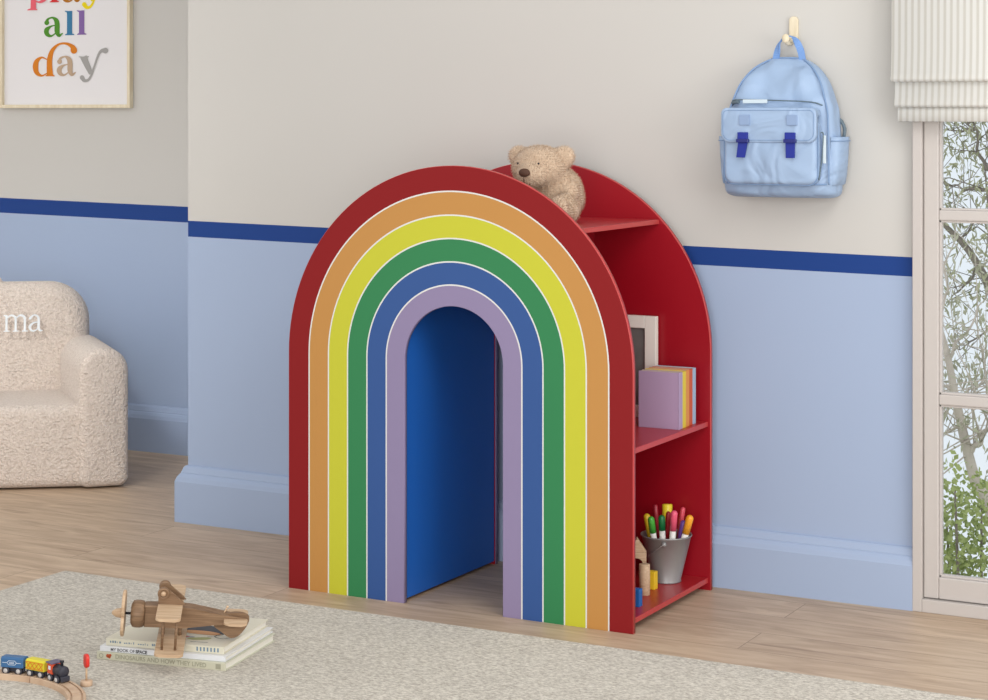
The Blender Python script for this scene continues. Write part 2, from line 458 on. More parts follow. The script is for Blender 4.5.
# ------------------------------------------------------------------ rainbow bookcase
W_, H_, D_, RI, T_ = .944, 1.0635, .4825, .1350, .012
RO = W_/2; HS = H_-RO
def arch_path(r, n=64):
    pts = [(RO-r, 0), (RO-r, HS*.5), (RO-r, HS)]
    pts += [(RO-r*math.cos(a), HS+r*math.sin(a)) for a in [PI*k/n for k in range(1, n)]]
    return pts+[(RO+r, HS), (RO+r, HS*.5), (RO+r, 0)]
def arch_panel(bm, y0, y1, bands, back_mi, outer_mi, inner_mi, r0=RO, r1=RI, ch=.0012):
    """bands on the face y0: list of (outer radius, inner radius, material)"""
    def ringv(r, y): return [bm.verts.new((x, y, z)) for x, z in arch_path(r)]
    radii = [b[0] for b in bands]+[bands[-1][1]]
    radii[0] -= ch; radii[-1] += ch
    F = [ringv(r, y0) for r in radii]
    for i, b in enumerate(bands):
        for k in range(len(F[i])-1): bm.faces.new((F[i][k], F[i][k+1], F[i+1][k+1], F[i+1][k])).material_index = b[2]
    O1, O2, I1, I2 = ringv(r0, y0+ch), ringv(r0, y1), ringv(r1, y0+ch), ringv(r1, y1)
    n = len(O1)
    for k in range(n-1):
        for A, B, mi in ((F[0], O1, outer_mi), (O1, O2, outer_mi), (O2, I2, back_mi), (I2, I1, inner_mi), (I1, F[-1], inner_mi)):
            f = bm.faces.new((A[k], A[k+1], B[k+1], B[k])); f.material_index = mi
            if mi in (outer_mi, inner_mi) and A is not O2: f.smooth = True
    for e in (0, n-1):
        vs = [F[0][e], O1[e], O2[e], I2[e], I1[e], F[-1][e]]
        bm.faces.new(vs).material_index = back_mi
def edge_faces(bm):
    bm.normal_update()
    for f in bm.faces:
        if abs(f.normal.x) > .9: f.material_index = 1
def bookcase():
    root = empty('rainbow_bookcase', (0, 0, 0))
    tag(root, 'red arch shaped playhouse bookcase with a rainbow striped front and doorway', 'bookcase')
    M_edge = mat('red_edge_lit', srgb(182, 62, 60), .4, .5); mats = [M_red2, M_orange, M_yel, M_green, M_bluep, M_purp, M_line, M_red, M_edge]  # edge red is lightened: light from the right painted into the colour
    edges = [RO, .4105, .3535, .2975, .2415, .1860, RI]; lw = .0018
    bands = []
    for i in range(6):
        bands.append((edges[i]-(lw if i else 0), edges[i+1]+(lw if i < 5 else 0), i))
        if i < 5: bands.append((edges[i+1]+lw, edges[i+1]-lw, 6))
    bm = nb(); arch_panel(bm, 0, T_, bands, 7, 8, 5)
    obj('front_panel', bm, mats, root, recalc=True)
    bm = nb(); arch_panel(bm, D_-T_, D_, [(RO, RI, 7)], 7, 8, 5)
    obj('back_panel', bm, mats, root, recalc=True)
    TZ = .921
    for s in (-1, 1):
        xi = RO+s*(RI+.004); xo = xi+s*.013
        bm = nb(); box(bm, (min(xi, xo), T_, .008), (max(xi, xo), D_-T_, TZ-.012))
        bm.faces.ensure_lookup_table()
        for f in bm.faces: f.material_index = 1 if abs(f.calc_center_median().x-xi) < 1e-4 else 0
        obj('tunnel_wall', bm, [M_red, M_bluelac], root)
        for (nm, zt) in (('bottom_shelf', .031), ('middle_shelf', .4205)):
            bm = nb(); xe = RO+s*(.937-RO)
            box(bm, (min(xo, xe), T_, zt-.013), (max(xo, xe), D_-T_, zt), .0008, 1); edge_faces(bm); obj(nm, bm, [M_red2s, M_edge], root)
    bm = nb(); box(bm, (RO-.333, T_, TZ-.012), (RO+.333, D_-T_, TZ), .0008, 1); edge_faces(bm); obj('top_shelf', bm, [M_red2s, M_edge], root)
M_red2s = mat('red_shelf_lacquer', srgb(168, 34, 40), .33, .5, var=(3, .02))
bookcase()
SH_B, SH_M, SH_T = .031, .4205, .921

# ------------------------------------------------------------------ teddy bear
def teddy():
    fur = mat('beige_plush', srgb(203, 180, 156), .95, .1, bump=(260, .8, .003), var=(25, .05), sheen=.4)
    root = empty('teddy_bear', (.640, .25, SH_T)); root.rotation_euler = (0, 0, R(6))
    tag(root, 'fluffy beige teddy bear sitting on the top shelf of the rainbow bookcase', 'teddy bear')
    # fused plush body out of metaball-like blobs -> voxel-free: build with icospheres joined by remesh
    K = 1.15; mb = bpy.data.metaballs.new('mb'); mb.resolution = .006; mb.threshold = .35
    ob = bpy.data.objects.new('mb', mb); COL.objects.link(ob)
    def ball(p, r, s=(1, 1, 1), rot=None):
        e = mb.elements.new(type='ELLIPSOID'); e.co = [c*K for c in p]; e.radius = r*1.42*K; e.size_x, e.size_y, e.size_z = s
        if rot: e.rotation = rot
    hx, hy, hz = -.036, -.042, .117
    ball((-.010, 0, .050), .060, (1.0, .95, .95)); ball((-.012, -.005, .080), .045, (1.1, .9, .9))
    ball((hx, hy, hz), .056, (1.1, .92, .88)); ball((hx-.003, hy-.042, hz-.016), .028, (1.1, .9, .85))
    ball((hx-.052, hy+.008, hz+.026), .021, (1, .6, 1)); ball((hx+.054, hy+.010, hz+.024), .0235, (1, .6, 1))
    for s in (-1, 1):
        ball((s*.040-.012, -.030, .066), .020, (.9, .9, 1.1)); ball((s*.040-.012, -.055, .046), .019); ball((s*.038-.012, -.076, .032), .019)
        ball((s*.034, -.06, .024), .026); ball((s*.036, -.098, .024), .025); ball((s*.038, -.125, .034), .023, (1, .8, 1.25))
    hx, hy, hz = hx*K, hy*K, hz*K
    bpy.context.view_layer.update(); dg = bpy.context.evaluated_depsgraph_get()
    me = bpy.data.meshes.new_from_object(ob.evaluated_get(dg))
    bpy.data.objects.remove(ob); bpy.data.metaballs.remove(mb)
    bm = nb(); bm.from_mesh(me); bpy.data.meshes.remove(me)
    for v in bm.verts:
        if v.co.z < .002: v.co.z = .002
    bm.normal_update(); bm.faces.ensure_lookup_table()
    rnd = random.Random(3); fs = list(bm.faces); areas = [f.calc_area() for f in fs]
    import itertools, bisect
    cum = list(itertools.accumulate(areas)); tot = cum[-1]
    data = []
    for _ in range(42000):
        f = fs[bisect.bisect(cum, rnd.random()*tot) if True else 0] if True else None
        vs = [v.co for v in f.verts]; w = [rnd.random() for _ in vs]; q = sum(w)
        p = sum((c*a for c, a in zip(vs, w)), Vector())/q
        data.append((p, f.normal.copy()))
    for p, n in data:
        if p.z < .008: continue
        if (p-Vector((hx-.01, hy-.080, hz-.01))).length < .014: continue
        d = (n+Vector((rnd.uniform(-.8, .8), rnd.uniform(-.8, .8), rnd.uniform(-.9, .4)))*.9).normalized()
        l = rnd.uniform(.0035, .0085); s = d.cross(Vector((rnd.random(), rnd.random(), rnd.random()))).normalized()*rnd.uniform(.0003, .0006)
        a, b, c = bm.verts.new(p-s-n*.001), bm.verts.new(p+s-n*.001), bm.verts.new(p+d*l)
        bm.faces.new((a, b, c))
    obj('plush_body', bm, fur, root, smooth=True, recalc=False)
    br = mat('brown_stitched_nose', srgb(82, 56, 44), .7, .3, bump=(400, .5, .002))
    bm = nb(); bmesh.ops.create_uvsphere(bm, u_segments=20, v_segments=12, radius=1, matrix=Matrix.Translation((hx-.004, hy-.0905, hz-.010)) @ Matrix.Diagonal((.0145, .008, .0105, 1)))
    obj('nose', bm, br, root, smooth=True)
    bm = nb(); tube(bm, [(hx-.004, hy-.094, hz-.018), (hx-.004, hy-.093, hz-.034)], .0011, 6)
    tube(bm, smooth_pts([(hx-.018, hy-.087, hz-.037), (hx-.011, hy-.089, hz-.042), (hx-.004, hy-.091, hz-.036), (hx+.003, hy-.089, hz-.042), (hx+.010, hy-.087, hz-.037)]), .0011, 6)
    obj('stitched_mouth', bm, br, root)
    for s in (-1, 1):
        bm = nb(); bmesh.ops.create_uvsphere(bm, u_segments=14, v_segments=10, radius=.0026, matrix=Matrix.Translation((hx-.003+s*.027, hy-.0675, hz+.012)))
        obj('eye', bm, M_dark, root, smooth=True)
teddy()

# ------------------------------------------------------------------ things on the middle shelf
def board_book(x, y, th, hgt, dep, col, label, rz=0):
    root = empty('board_book', (x, y, SH_M), (0, 0, rz)); tag(root, label, 'book', 'small board books on the middle shelf')
    cm = mat('book_cover', col, .45, .5, var=(3, .02))
    bm = nb()
    # cover wraps the spine on the +x side, two boards front and back
    for a, b in (((-dep, 0, 0), (0, .0022, hgt)), ((-dep, th-.0022, 0), (0, th, hgt)), ((-.002, 0, 0), (.0012, th, hgt))): box(bm, a, b, .0007, 2)
    obj('cover', bm, cm, root)
    bm = nb(); box(bm, (-dep+.0015, .0022, .0012), (-.002, th-.0022, hgt-.0012)); obj('pages', bm, mat('book_pages', srgb(196, 184, 166), .85, .1, var=(200, .1)), root)
cols = [(srgb(166, 142, 172), 'lilac board book, frontmost in the row on the middle shelf'),
        (srgb(214, 190, 50), 'yellow board book just behind the lilac one'),
        (srgb(212, 138, 62), 'light orange board book between the yellow and dark orange ones'),
        (srgb(196, 84, 44), 'dark orange board book in front of the pale blue one'),
        (srgb(156, 178, 200), 'pale blue board book, rearmost in the row on the middle shelf')]
for i, (c, lb) in enumerate(cols):
    board_book(.924-.001*i, .313+i*.0236, .0228, .138, .106, c, lb)
def picture_frame():
    root = empty('framed_picture', (.720, .447, SH_M), (R(0), 0, 0))
    tag(root, 'white picture frame with dark grey picture standing behind the lilac book', 'picture frame')
    fm = mat('frame_white', srgb(224, 220, 212), .5, .4)
    w, h, t = .172, .257, .016
    bm = nb()
    e = .031
    for a, b in (((-w/2, 0, 0), (-w/2+e, t, h)), ((w/2-e, 0, 0), (w/2, t, h)), ((-w/2+e, 0, 0), (w/2-e, t, e)), ((-w/2+e, 0, h-e), (w/2-e, t, h))): box(bm, a, b, .0015)
    obj('frame', bm, fm, root)
    bm = nb(); box(bm, (-w/2+e, .007, e), (w/2-e, .012, h-e)); obj('grey_picture', bm, mat('grey_photo', srgb(104, 104, 102), .4, .5, var=(30, .3)), root)
picture_frame()

# ------------------------------------------------------------------ things on the bottom shelf
def bucket():
    root = empty('metal_bucket', (.858, .392, SH_B)); tag(root, 'small grey metal bucket holding felt tip markers on the bottom shelf', 'bucket')
    m = mat('galvanised_metal', srgb(150, 150, 150), .42, .5, metal=.4, var=(30, .08))
    h = .116; r0, r1 = .036, .0615
    bm = nb(); lathe(bm, [(0, .003), (r0-.002, .003), (r0+.001, 0), (r0+.001, .003), (r0, .005), (r1, h-.004), (r1+.0022, h-.003), (r1+.0028, h-.001), (r1+.002, h+.001), (r1, h), (r1-.002, h-.004), (r0-.001, .006), (0, .006)], 48)
    obj('pail', bm, m, root, recalc=True)
    # bail ear facing the camera, wire handle hanging down in front
    d = Vector((.30, -.95, 0)).normalized()
    for s in (1, -1):
        p = Vector((d.x*s*(r1-.003), d.y*s*(r1-.003), h-.014))
        bm = nb(); q = Vector((d.x*s, d.y*s, 0)).to_track_quat('Z', 'Y').to_matrix().to_4x4()
        lathe(bm, [(0, 0), (.0065, 0), (.0065, .002), (.0045, .005), (0, .006)], 20, Matrix.Translation(p) @ q); obj('handle_ear', bm, m, root)
    side = Vector((-d.y, d.x, 0))
    pts = []
    for k in range(17):
        a = PI*k/16
        c = d*(r1+.006)*math.cos(a) - side*(-.0)  # from the front ear round to the rear ear
        drop = math.sin(a)
        pts.append(c+Vector((-1, 0, 0))*drop*(.062)+Vector((0, 0, h-.012-drop*.052)))
    bm = nb(); tube(bm, pts, .0011, 8); obj('wire_handle', bm, m, root)
    return root
bucket()
def marker(base, tip, r, capcol, bodycol, label, capfrac=.45, flat=False):
    base = Vector(base); tip = Vector(tip); d = tip-base; L = d.length
    root = empty('felt_marker', base); root.rotation_mode = 'QUATERNION'; root.rotation_quaternion = d.to_track_quat('Z', 'Y')
    tag(root, label, 'marker', 'felt tip markers in the metal bucket')
    c0 = L*(1-capfrac)
    bm = nb(); lathe(bm, [(0, 0), (r*.8, 0), (r*.85, .002), (r*.88, c0), (0, c0)], 20); obj('barrel', bm, mat('marker_barrel', bodycol, .4, .5), root)
    top = [(r, c0), (r, L-r*.8), (r*.8, L-r*.3), (r*.4, L), (0, L)] if not flat else [(r, c0), (r*1.12, L-.001), (r*1.0, L), (0, L)]
    bm = nb(); lathe(bm, [(0, c0)]+top, 20); obj('cap', bm, mat('marker_cap', capcol, .35, .5), root)
BX, BY = .858, .392
wht = srgb(226, 224, 220)
def mk(dx, dy, z, bx, by, r, cap, body, lab, cf=.45, flat=False):
    marker((BX+bx, BY+by, SH_B+.012), (BX+dx, BY+dy, z), r, cap, body, lab, cf, flat)
mk(-.052, -.004, .193, -.022, 0, .0085, srgb(220, 186, 40), srgb(222, 200, 60), 'yellow marker leaning at the far left of the bucket', .5)
mk(-.022, -.046, .196, -.010, -.018, .0082, srgb(70, 165, 60), wht, 'bright green marker with a white barrel, left front of the bucket', .26)
mk(-.040, .024, .212, -.020, .014, .006, srgb(160, 40, 54), srgb(160, 40, 54), 'slim dark pink marker at the back left of the bucket', .5)
mk(.000, -.030, .199, .004, -.02, .0085, srgb(22, 110, 60), wht, 'dark green marker beside the bright green one', .24)
mk(-.012, .034, .214, -.004, .016, .0115, srgb(226, 206, 50), srgb(226, 206, 50), 'thick yellow highlighter standing at the back of the bucket', .5, True)
mk(.012, -.014, .206, -.004, -.004, .0062, srgb(150, 24, 34), srgb(150, 24, 34), 'slim dark red marker in the middle of the bucket', .5)
mk(.036, -.034, .214, .016, -.016, .0085, srgb(226, 90, 120), wht, 'tall pink marker with white barrel at the front of the bucket', .29)
mk(.036, .022, .213, .014, .01, .006, srgb(205, 70, 86), srgb(205, 70, 86), 'slim coral marker behind the tall pink one', .5)
mk(.045, .004, .184, .018, .004, .0075, srgb(106, 66, 150), srgb(106, 66, 150), 'purple marker between the pink and orange ones', .5)
mk(.068, -.008, .201, .022, -.004, .0092, srgb(232, 160, 40), wht, 'orange marker with white barrel leaning out at the right of the bucket', .29)

def blocks():
    B = M_beech
    # arch block
    root = empty('arch_block', (.832, .272, SH_B), (0, 0, R(24))); tag(root, 'natural wood toy block with an arched doorway on the bottom shelf', 'toy block')
    w, h, t = .046, .090, .026
    pts = [(-w/2, 0), (-.0155, 0), (-.0155, .062)]+[(-.0155*math.cos(PI*k/12), .062+.0155*math.sin(PI*k/12)) for k in range(1, 12)]+[(.0155, .062), (.0155, 0), (w/2, 0), (w/2, h), (-w/2, h)]
    bm = nb(); prism(bm, pts, 0, t, .0008, seg=1); obj('block', bm, B, root)
    r2 = empty('triangle_block', (.832, .272, SH_B+h+.0003), (0, 0, R(24))); tag(r2, 'natural wood triangle block standing as a roof on the arched block', 'toy block')
    bm = nb(); prism(bm, [(-w/2, 0), (w/2, 0), (0, .034)], 0, t, .0008, seg=1); obj('block', bm, B, r2)
    o = nb(); lathe(o, [(0, 0), (.0125, 0), (.0133, .001), (.0133, .073), (.0125, .074), (0, .074)], 32); o = obj('cylinder_block', o, B, loc=(.868, .236, SH_B)); tag(o, 'natural wood cylinder block standing before the arched block', 'toy block')
    bm = nb(); box(bm, (-.0105, -.0105, 0), (.0105, .0105, .043), .001)
    tag(obj('square_block', bm, mat('yellow_paint', srgb(226, 190, 40), .5, .4), loc=(.860, .300, SH_B)), 'small yellow painted block beside the metal bucket', 'toy block')
    bm = nb(); box(bm, (-.012, -.010, 0), (.012, .010, .041), .001)
    tag(obj('square_block', bm, mat('blue_paint', srgb(30, 98, 170), .5, .4), loc=(.894, .128, SH_B)), 'small blue painted block near the front of the bottom shelf', 'toy block')
blocks()

# ------------------------------------------------------------------ rug
bm = nb(); box(bm, (-.585, -2.35, 0), (2.9, -.158, .012), .004, 3); o = obj('rug', bm, M_rug)
tag(o, 'large beige heathered woven rug lying on the plank floor', 'rug')
RZ = .012

# ------------------------------------------------------------------ book stack
M_page = mat('paper_edge', srgb(226, 222, 212), .85, .1, var=(300, .08))
def picture_book(name_lab, cx, cy, z, rz, w, d, th, col, spinecol, cat='book'):
    """book lying flat, spine towards the camera (-y)"""
    root = empty('picture_book', (cx, cy, z), (0, 0, rz)); tag(root, name_lab, cat, 'picture books stacked on the rug')
    cm = mat('picture_book_cover', col, .4, .5, var=(4, .02)); sm = mat('picture_book_spine', spinecol, .4, .5, var=(4, .02))
    bm = nb(); c = .0018
    box(bm, (-w/2, -d/2, 0), (w/2, d/2, c), .0006, 1); box(bm, (-w/2, -d/2, th-c), (w/2, d/2, th), .0006, 1)
    obj('cover', bm, cm, root)
    bm = nb(); box(bm, (-w/2, -d/2-.0012, 0), (w/2, -d/2+.0014, th), .0009, 2); obj('spine', bm, sm, root)
    bm = nb(); box(bm, (-w/2+.004, -d/2+.0014, c), (w/2-.004, d/2-.004, th-c)); obj('pages', bm, M_page, root)
    return root
SC = (.150, -.612)
b1 = picture_book('grey green picture book about dinosaurs, lowest of the stack on the rug', SC[0]+.002, SC[1]-.006, RZ, R(10), .306, .252, .0168, srgb(200, 200, 180), srgb(190, 188, 168))
b2 = picture_book('white picture book about space in the middle of the stack', SC[0]-.000, SC[1]-.002, RZ+.0170, R(11), .296, .250, .0112, srgb(222, 222, 222), srgb(214, 216, 220))
b3 = picture_book('cream picture book with a dark drawing, topmost of the stack', SC[0]-.003, SC[1]+.004, RZ+.0284, R(12), .276, .242, .0155, srgb(218, 212, 192), srgb(206, 202, 184))
STK = RZ+.0284+.0155
def letters(parent, items, d, mats_):
    bm = nb()
    for (s, size, x, z, mi, bold) in items:
        text_bm(bm, s, size, Matrix.Translation((x, -d/2-.0017, z)) @ Matrix.Rotation(PI/2, 4, 'X'), mi, bold)
    obj('spine_lettering', bm, mats_, parent, recalc=False)
ink = mat('dark_ink', srgb(70, 70, 72), .6, .2); ink2 = mat('olive_ink', srgb(152, 150, 132), .6, .2); inkr = mat('rust_ink', srgb(176, 84, 50), .6, .2)
w1 = text_w('DINOSAURS AND HOW THEY LIVED', .0165)
letters(b1, [('DINOSAURS AND HOW THEY LIVED', .0165*.215/w1, -.108, .0045, 0, .0002)], .252, [ink2])
letters(b2, [('MY BOOK OF', .0095, -.122, .0022, 0, .0001), ('SPACE', .0095, -.122+text_w('MY BOOK OF ', .0095)+.003, .0022, 0, .0004), ('HARDBACK', .005, .118, .0045, 0, 0)][:2], .250, [ink])
bm = nb()   # little dinosaur badge and the publisher-like ring as plain marks
for cx, cz, r in ((-.126, .009, .004), (-.120, .0105, .003), (-.122, .0065, .003)):
    lathe(bm, [(0, .0), (r, 0), (r, .0004), (0, .0004)], 14, Matrix.Translation((cx, -.252/2-.0013, cz)) @ Matrix.Rotation(PI/2, 4, 'X'))
obj('spine_emblem', bm, inkr, b1)
bm = nb(); lathe(bm, [(.0038, 0), (.0052, 0), (.0052, .0004), (.0038, .0004), (.0038, 0)], 20, Matrix.Translation((-.142, -.252/2-.0013, .0085)) @ Matrix.Rotation(PI/2, 4, 'X'))
obj('spine_ring', bm, ink2, b1)
bm = nb(); box(bm, (.130, -.252/2-.0016, .003), (.142, -.252/2-.001, .0138)); obj('spine_square', bm, ink2, b1)
bm = nb(); rnd = random.Random(5)
for k in range(26):
    x = -.128+k*.0055
    if k % 6 == 5: continue
    box(bm, (x, -.242/2-.0016, .006), (x+rnd.uniform(.0012, .004), -.242/2-.001, .005+rnd.uniform(.003, .006)))
bg_ = mat('blue_grey_ink', srgb(112, 132, 148), .6, .2); obj('spine_lettering', bm, bg_, b3); bm = nb()
for k in range(7): box(bm, (.075+k*.008, -.242/2-.0016, .004), (.0785+k*.008, -.242/2-.001, .0125))
obj('spine_bars', bm, bg_, b3)
bm = nb()  # cover drawing of the top book
zt = .0155
def flat_blob(cx, cy, rx, ry, ang, mi, z, n=28, wob=.06):
    c = bm.verts.new((cx, cy, z)); g = []
    for k in range(n):
        a = 2*PI*k/n; q = 1+wob*math.sin(3*a+cx*90); x, y = rx*q*math.cos(a), ry*q*math.sin(a)
        g.append(bm.verts.new((cx+x*math.cos(ang)-y*math.sin(ang), cy+x*math.sin(ang)+y*math.cos(ang), z)))
    for k in range(n): bm.faces.new((c, g[k], g[(k+1) % n])).material_index = mi
flat_blob(.040, .000, .066, .030, R(-12), 0, zt+.0003)
flat_blob(.040, -.026, .052, .014, R(-4), 1, zt+.0005)
flat_blob(.015, -.066, .028, .009, .1, 2, zt+.0004); flat_blob(.060, -.072, .026, .011, .3, 3, zt+.0004)
flat_blob(.018, -.065, .014, .006, .1, 4, zt+.0006)
def scr(pts, w, mi):
    P = smooth_pts(pts, 6)
    for a, b in zip(P, P[1:]):
        t = Vector((b[0]-a[0], b[1]-a[1])); 
        if t.length < 1e-7: continue
        t.normalize(); q = Vector((-t.y, t.x))*w/2
        bm.faces.new([bm.verts.new((p[0]+s*q.x, p[1]+s*q.y, zt+.0007)) for p, s in ((a, -1), (b, -1), (b, 1), (a, 1))]).material_index = mi
scr([(.09, .02), (.115, .0), (.125, -.03), (.11, -.06), (.085, -.05), (.09, -.02)], .0018, 5)
scr([(.085, .0), (.10, -.02), (.085, -.045), (.07, -.055)], .0015, 5)
scr([(-.02, -.05), (-.03, -.07), (-.01, -.085), (.01, -.08)], .002, 5)
for row in range(4):
    for k in range(7):
        x = -.12+k*.0125; y = .06-row*.022
        scr([(x, y), (x+.003, y+.006), (x+.005, y-.002), (x+.008, y+.005)], .0022, 5)
scr([(.05, -.10), (.09, -.098)], .002, 5)
obj('cover_drawing', bm, [mat('charcoal_print', srgb(72, 72, 76), .6, .3, var=(40, .25)), mat('tan_print', srgb(196, 146, 104), .6, .3), mat('grey_print', srgb(176, 180, 184), .6, .3), mat('olive_print', srgb(168, 170, 120), .6, .3), mat('rose_print', srgb(200, 110, 110), .6, .3), ink], b3, recalc=False)

# ------------------------------------------------------------------ toy biplane (lying upside down)
def biplane():
    root = empty('toy_biplane', (.183, -.712, STK+.0085), (R(6), R(3.8), R(34)))
    tag(root, 'brown wooden toy biplane lying upside down on the book stack', 'toy plane')
    Zc = .050     # fuselage axis height
    def T(x, y, z): return Matrix.Translation((x, y, z))
    RX = Matrix.Rotation(PI/2, 4, 'Y')
    # fuselage: tapered plank, outline in xz
    bm = nb()
    out = [(-.062, Zc+.023), (-.062, Zc-.024), (.02, Zc-.023), (.085, Zc-.014), (.125, Zc-.010), (.150, Zc-.008), (.155, Zc+.002), (.11, Zc+.008), (.04, Zc+.021), (.0, Zc+.0245)]
    prism(bm, out, -.016, .016, .002); obj('fuselage', bm, M_walnut, root)
    bm = nb()   # dark tail fin pointing down
    fin = smooth_pts([(.082, Zc-.012), (.106, Zc-.034), (.122, Zc-.044), (.138, Zc-.040), (.155, Zc-.018), (.160, Zc+.002), (.145, Zc+.011), (.115, Zc+.009)], 5, True)
    prism(bm, fin, -.0052, .0052, .0015); obj('tail_fin', bm, M_walnut, root)
    for s in (-1, 1):
        bm = nb(); o = rrect(.050, .042, .012, .132, 0, 5)
        vs = prism(bm, o, 0, .005, .0012)
        bmesh.ops.transform(bm, matrix=T(0, s*.026+ (0), Zc+.002) @ Matrix.Rotation(-PI/2, 4, 'X'), verts=bm.verts[:])
        obj('tailplane', bm, M_beech, root)
    bm = nb(); lathe(bm, [(0, 0), (.020, 0), (.0275, .004), (.029, .010), (.029, .020), (.0275, .026), (.024, .029), (0, .029)], 32, T(-.091, 0, Zc) @ RX); obj('engine_cowl', bm, M_walnut, root)
    bm = nb(); tube(bm, [(-.104, 0, Zc), (-.088, 0, Zc)], .0028, 10); obj('propeller_shaft', bm, M_dark, root)
    # propeller: broad oval two-bladed paddle
    bm = nb(); pr = []
    for k in range(40):
        a = 2*PI*k/40; rad = .050*(.50+.50*abs(math.sin(a))**1.1); pr.append((rad*math.cos(a), rad*math.sin(a)))
    prism(bm, pr, -.0035, .0035, .002, M=T(-.107, 0, Zc) @ Matrix.Rotation(PI/2, 4, 'Z')); obj('propeller', bm, M_beech, root)
    bm = nb(); lathe(bm, [(0, 0), (.0105, 0), (.0105, .004), (.009, .012), (.0045, .020), (0, .022)], 24, T(-.1105, 0, Zc) @ Matrix.Rotation(-PI/2, 4, 'Y')); obj('nose_spinner', bm, M_beech, root)
    # wings
    def wing(z, span, cx, nm, ch=.052):
        bm = nb(); o = rrect(ch, span, .010, cx, 0, 6); prism(bm, o, 0, .0065, .0015)
        bmesh.ops.transform(bm, matrix=T(0, 0, z+.0065) @ Matrix.Rotation(-PI/2, 4, 'X'), verts=bm.verts[:])
        obj(nm, bm, M_beech, root)
    wing(Zc+.0235, .215, -.008, 'main_wing'); wing(Zc-.050, .232, -.002, 'main_wing', .060)
    for s in (-1, 1):
        for x in (-.018, .010):
            bm = nb(); tube(bm, [(x, s*.088, Zc-.0435), (x, s*.088, Zc+.0235)], .0028, 10); obj('wing_strut', bm, M_walnut, root)
    # cradle struts between fuselage and lower wing
    for x, y in ((-.022, 0), (.014, 0)):
        bm = nb(); tube(bm, [(x, y, Zc-.0435), (x, y, Zc-.021)], .004, 10); obj('centre_strut', bm, M_walnut, root)
    for s in (-1, 1):   # undercarriage brackets point up
        bm = nb()
        br = [(-.034, Zc+.030), (.023, Zc+.030), (.016, Zc+.038), (-.014, Zc+.060)]+[(-.024+.0115*math.cos(a), Zc+.055+.0115*math.sin(a)) for a in [R(40+20*k) for k in range(8)]]
        prism(bm, br, s*.016-.003, s*.016+.003, .0012); obj('undercarriage_bracket', bm, M_walnut, root)
        bm = nb(); MM = T(-.024, s*.0195, Zc+.055) @ Matrix.Rotation(-s*PI/2, 4, 'X')
        lathe(bm, [(0, 0), (.0118, 0), (.0125, .0015), (.0125, .0065), (.0115, .008), (.0085, .0082), (.008, .0068), (0, .0068)], 28, MM)
        w = obj('wheel', bm, M_walnut, root)
        bm = nb(); lathe(bm, [(0, .0), (.0052, 0), (.0052, .009), (.003, .0115), (0, .012)], 18, MM); obj('axle_peg', bm, M_beech, w)
    bm = nb(); tube(bm, [(-.024, -.02, Zc+.055), (-.024, .02, Zc+.055)], .0022, 8); obj('axle', bm, M_beech, root)
    bm = nb(); tube(bm, [(.105, .004, Zc+.006), (.112, .008, Zc+.020)], .0018, 8); bmesh.ops.create_uvsphere(bm, u_segments=10, v_segments=6, radius=.003, matrix=T(.112, .008, Zc+.020)); obj('tail_skid', bm, M_beech, root, smooth=True)
biplane()

# ------------------------------------------------------------------ wooden railway
CX, CY, CR = .020, -1.190, .231
def track(a0, a1, label):
    root = empty('railway_track', (CX+CR*math.cos((a0+a1)/2), CY+CR*math.sin((a0+a1)/2), RZ))
    tag(root, label, 'toy track', 'curved pieces of wooden toy track')
    off = -root.location; hw = .0185; h = .0125
    prof = [(-hw, 0), (-hw, h-.001), (-hw+.001, h), (-.0125, h), (-.0125, h-.003), (-.0085, h-.003), (-.0085, h), (.0085, h), (.0085, h-.003), (.0125, h-.003), (.0125, h), (hw-.001, h), (hw, h-.001), (hw, 0)]
    bm = nb(); n = 24; rings = []
    for k in range(n+1):
        a = a0+(a1-a0)*k/n
        rings.append([bm.verts.new((CX+(CR+r)*math.cos(a)+off.x, CY+(CR+r)*math.sin(a)+off.y, z)) for r, z in prof])
    for A, B in zip(rings, rings[1:]):
        for k in range(len(prof)):
            k2 = (k+1) % len(prof); bm.faces.new((A[k], A[k2], B[k2], B[k]))
    bm.faces.new(rings[0]); bm.faces.new(rings[-1][::-1]); obj('curved_rail', bm, M_beech2, root)
track(R(90.6), R(134), 'curved wooden track piece under the blue wagon, cut by the left edge')
track(R(46.5), R(90), 'curved wooden track piece under the yellow wagon and locomotive')
track(R(2), R(45.9), 'curved wooden track piece running out at the bottom edge of the photo')
TZ_ = RZ+.0125
M_chassis = mat('charcoal_plastic', srgb(50, 50, 60), .5, .4)
M_silver = mat('silver_hub', srgb(186, 182, 180), .4, .5)
def rolling(nm, ang, label, cat):
    # local +x = forward (clockwise along the circle), -y = towards the centre (camera side)
    p = (CX+CR*math.cos(R(ang)), CY+CR*math.sin(R(ang)), TZ_-.0028)
    root = empty(nm, p, (0, 0, R(ang-90))); tag(root, label, cat, 'toy train on the wooden track'); return root
def wheels(root, xs, r=.0085):
    for x in xs:
        for s in (-1, 1):
            Mx = Matrix.Translation((x, s*.0085, r)) @ Matrix.Rotation(-s*PI/2, 4, 'X')
            bm = nb(); lathe(bm, [(0, 0), (r, 0), (r, .0035), (r*.8, .0042), (0, .0042)], 20, Mx); w = obj('wheel', bm, M_chassis, root)
            bm = nb(); lathe(bm, [(0, .0043), (r*.6, .0043), (r*.5, .0056), (r*.2, .0063), (0, .0063)], 18, Mx); obj('hub', bm, M_silver, w)
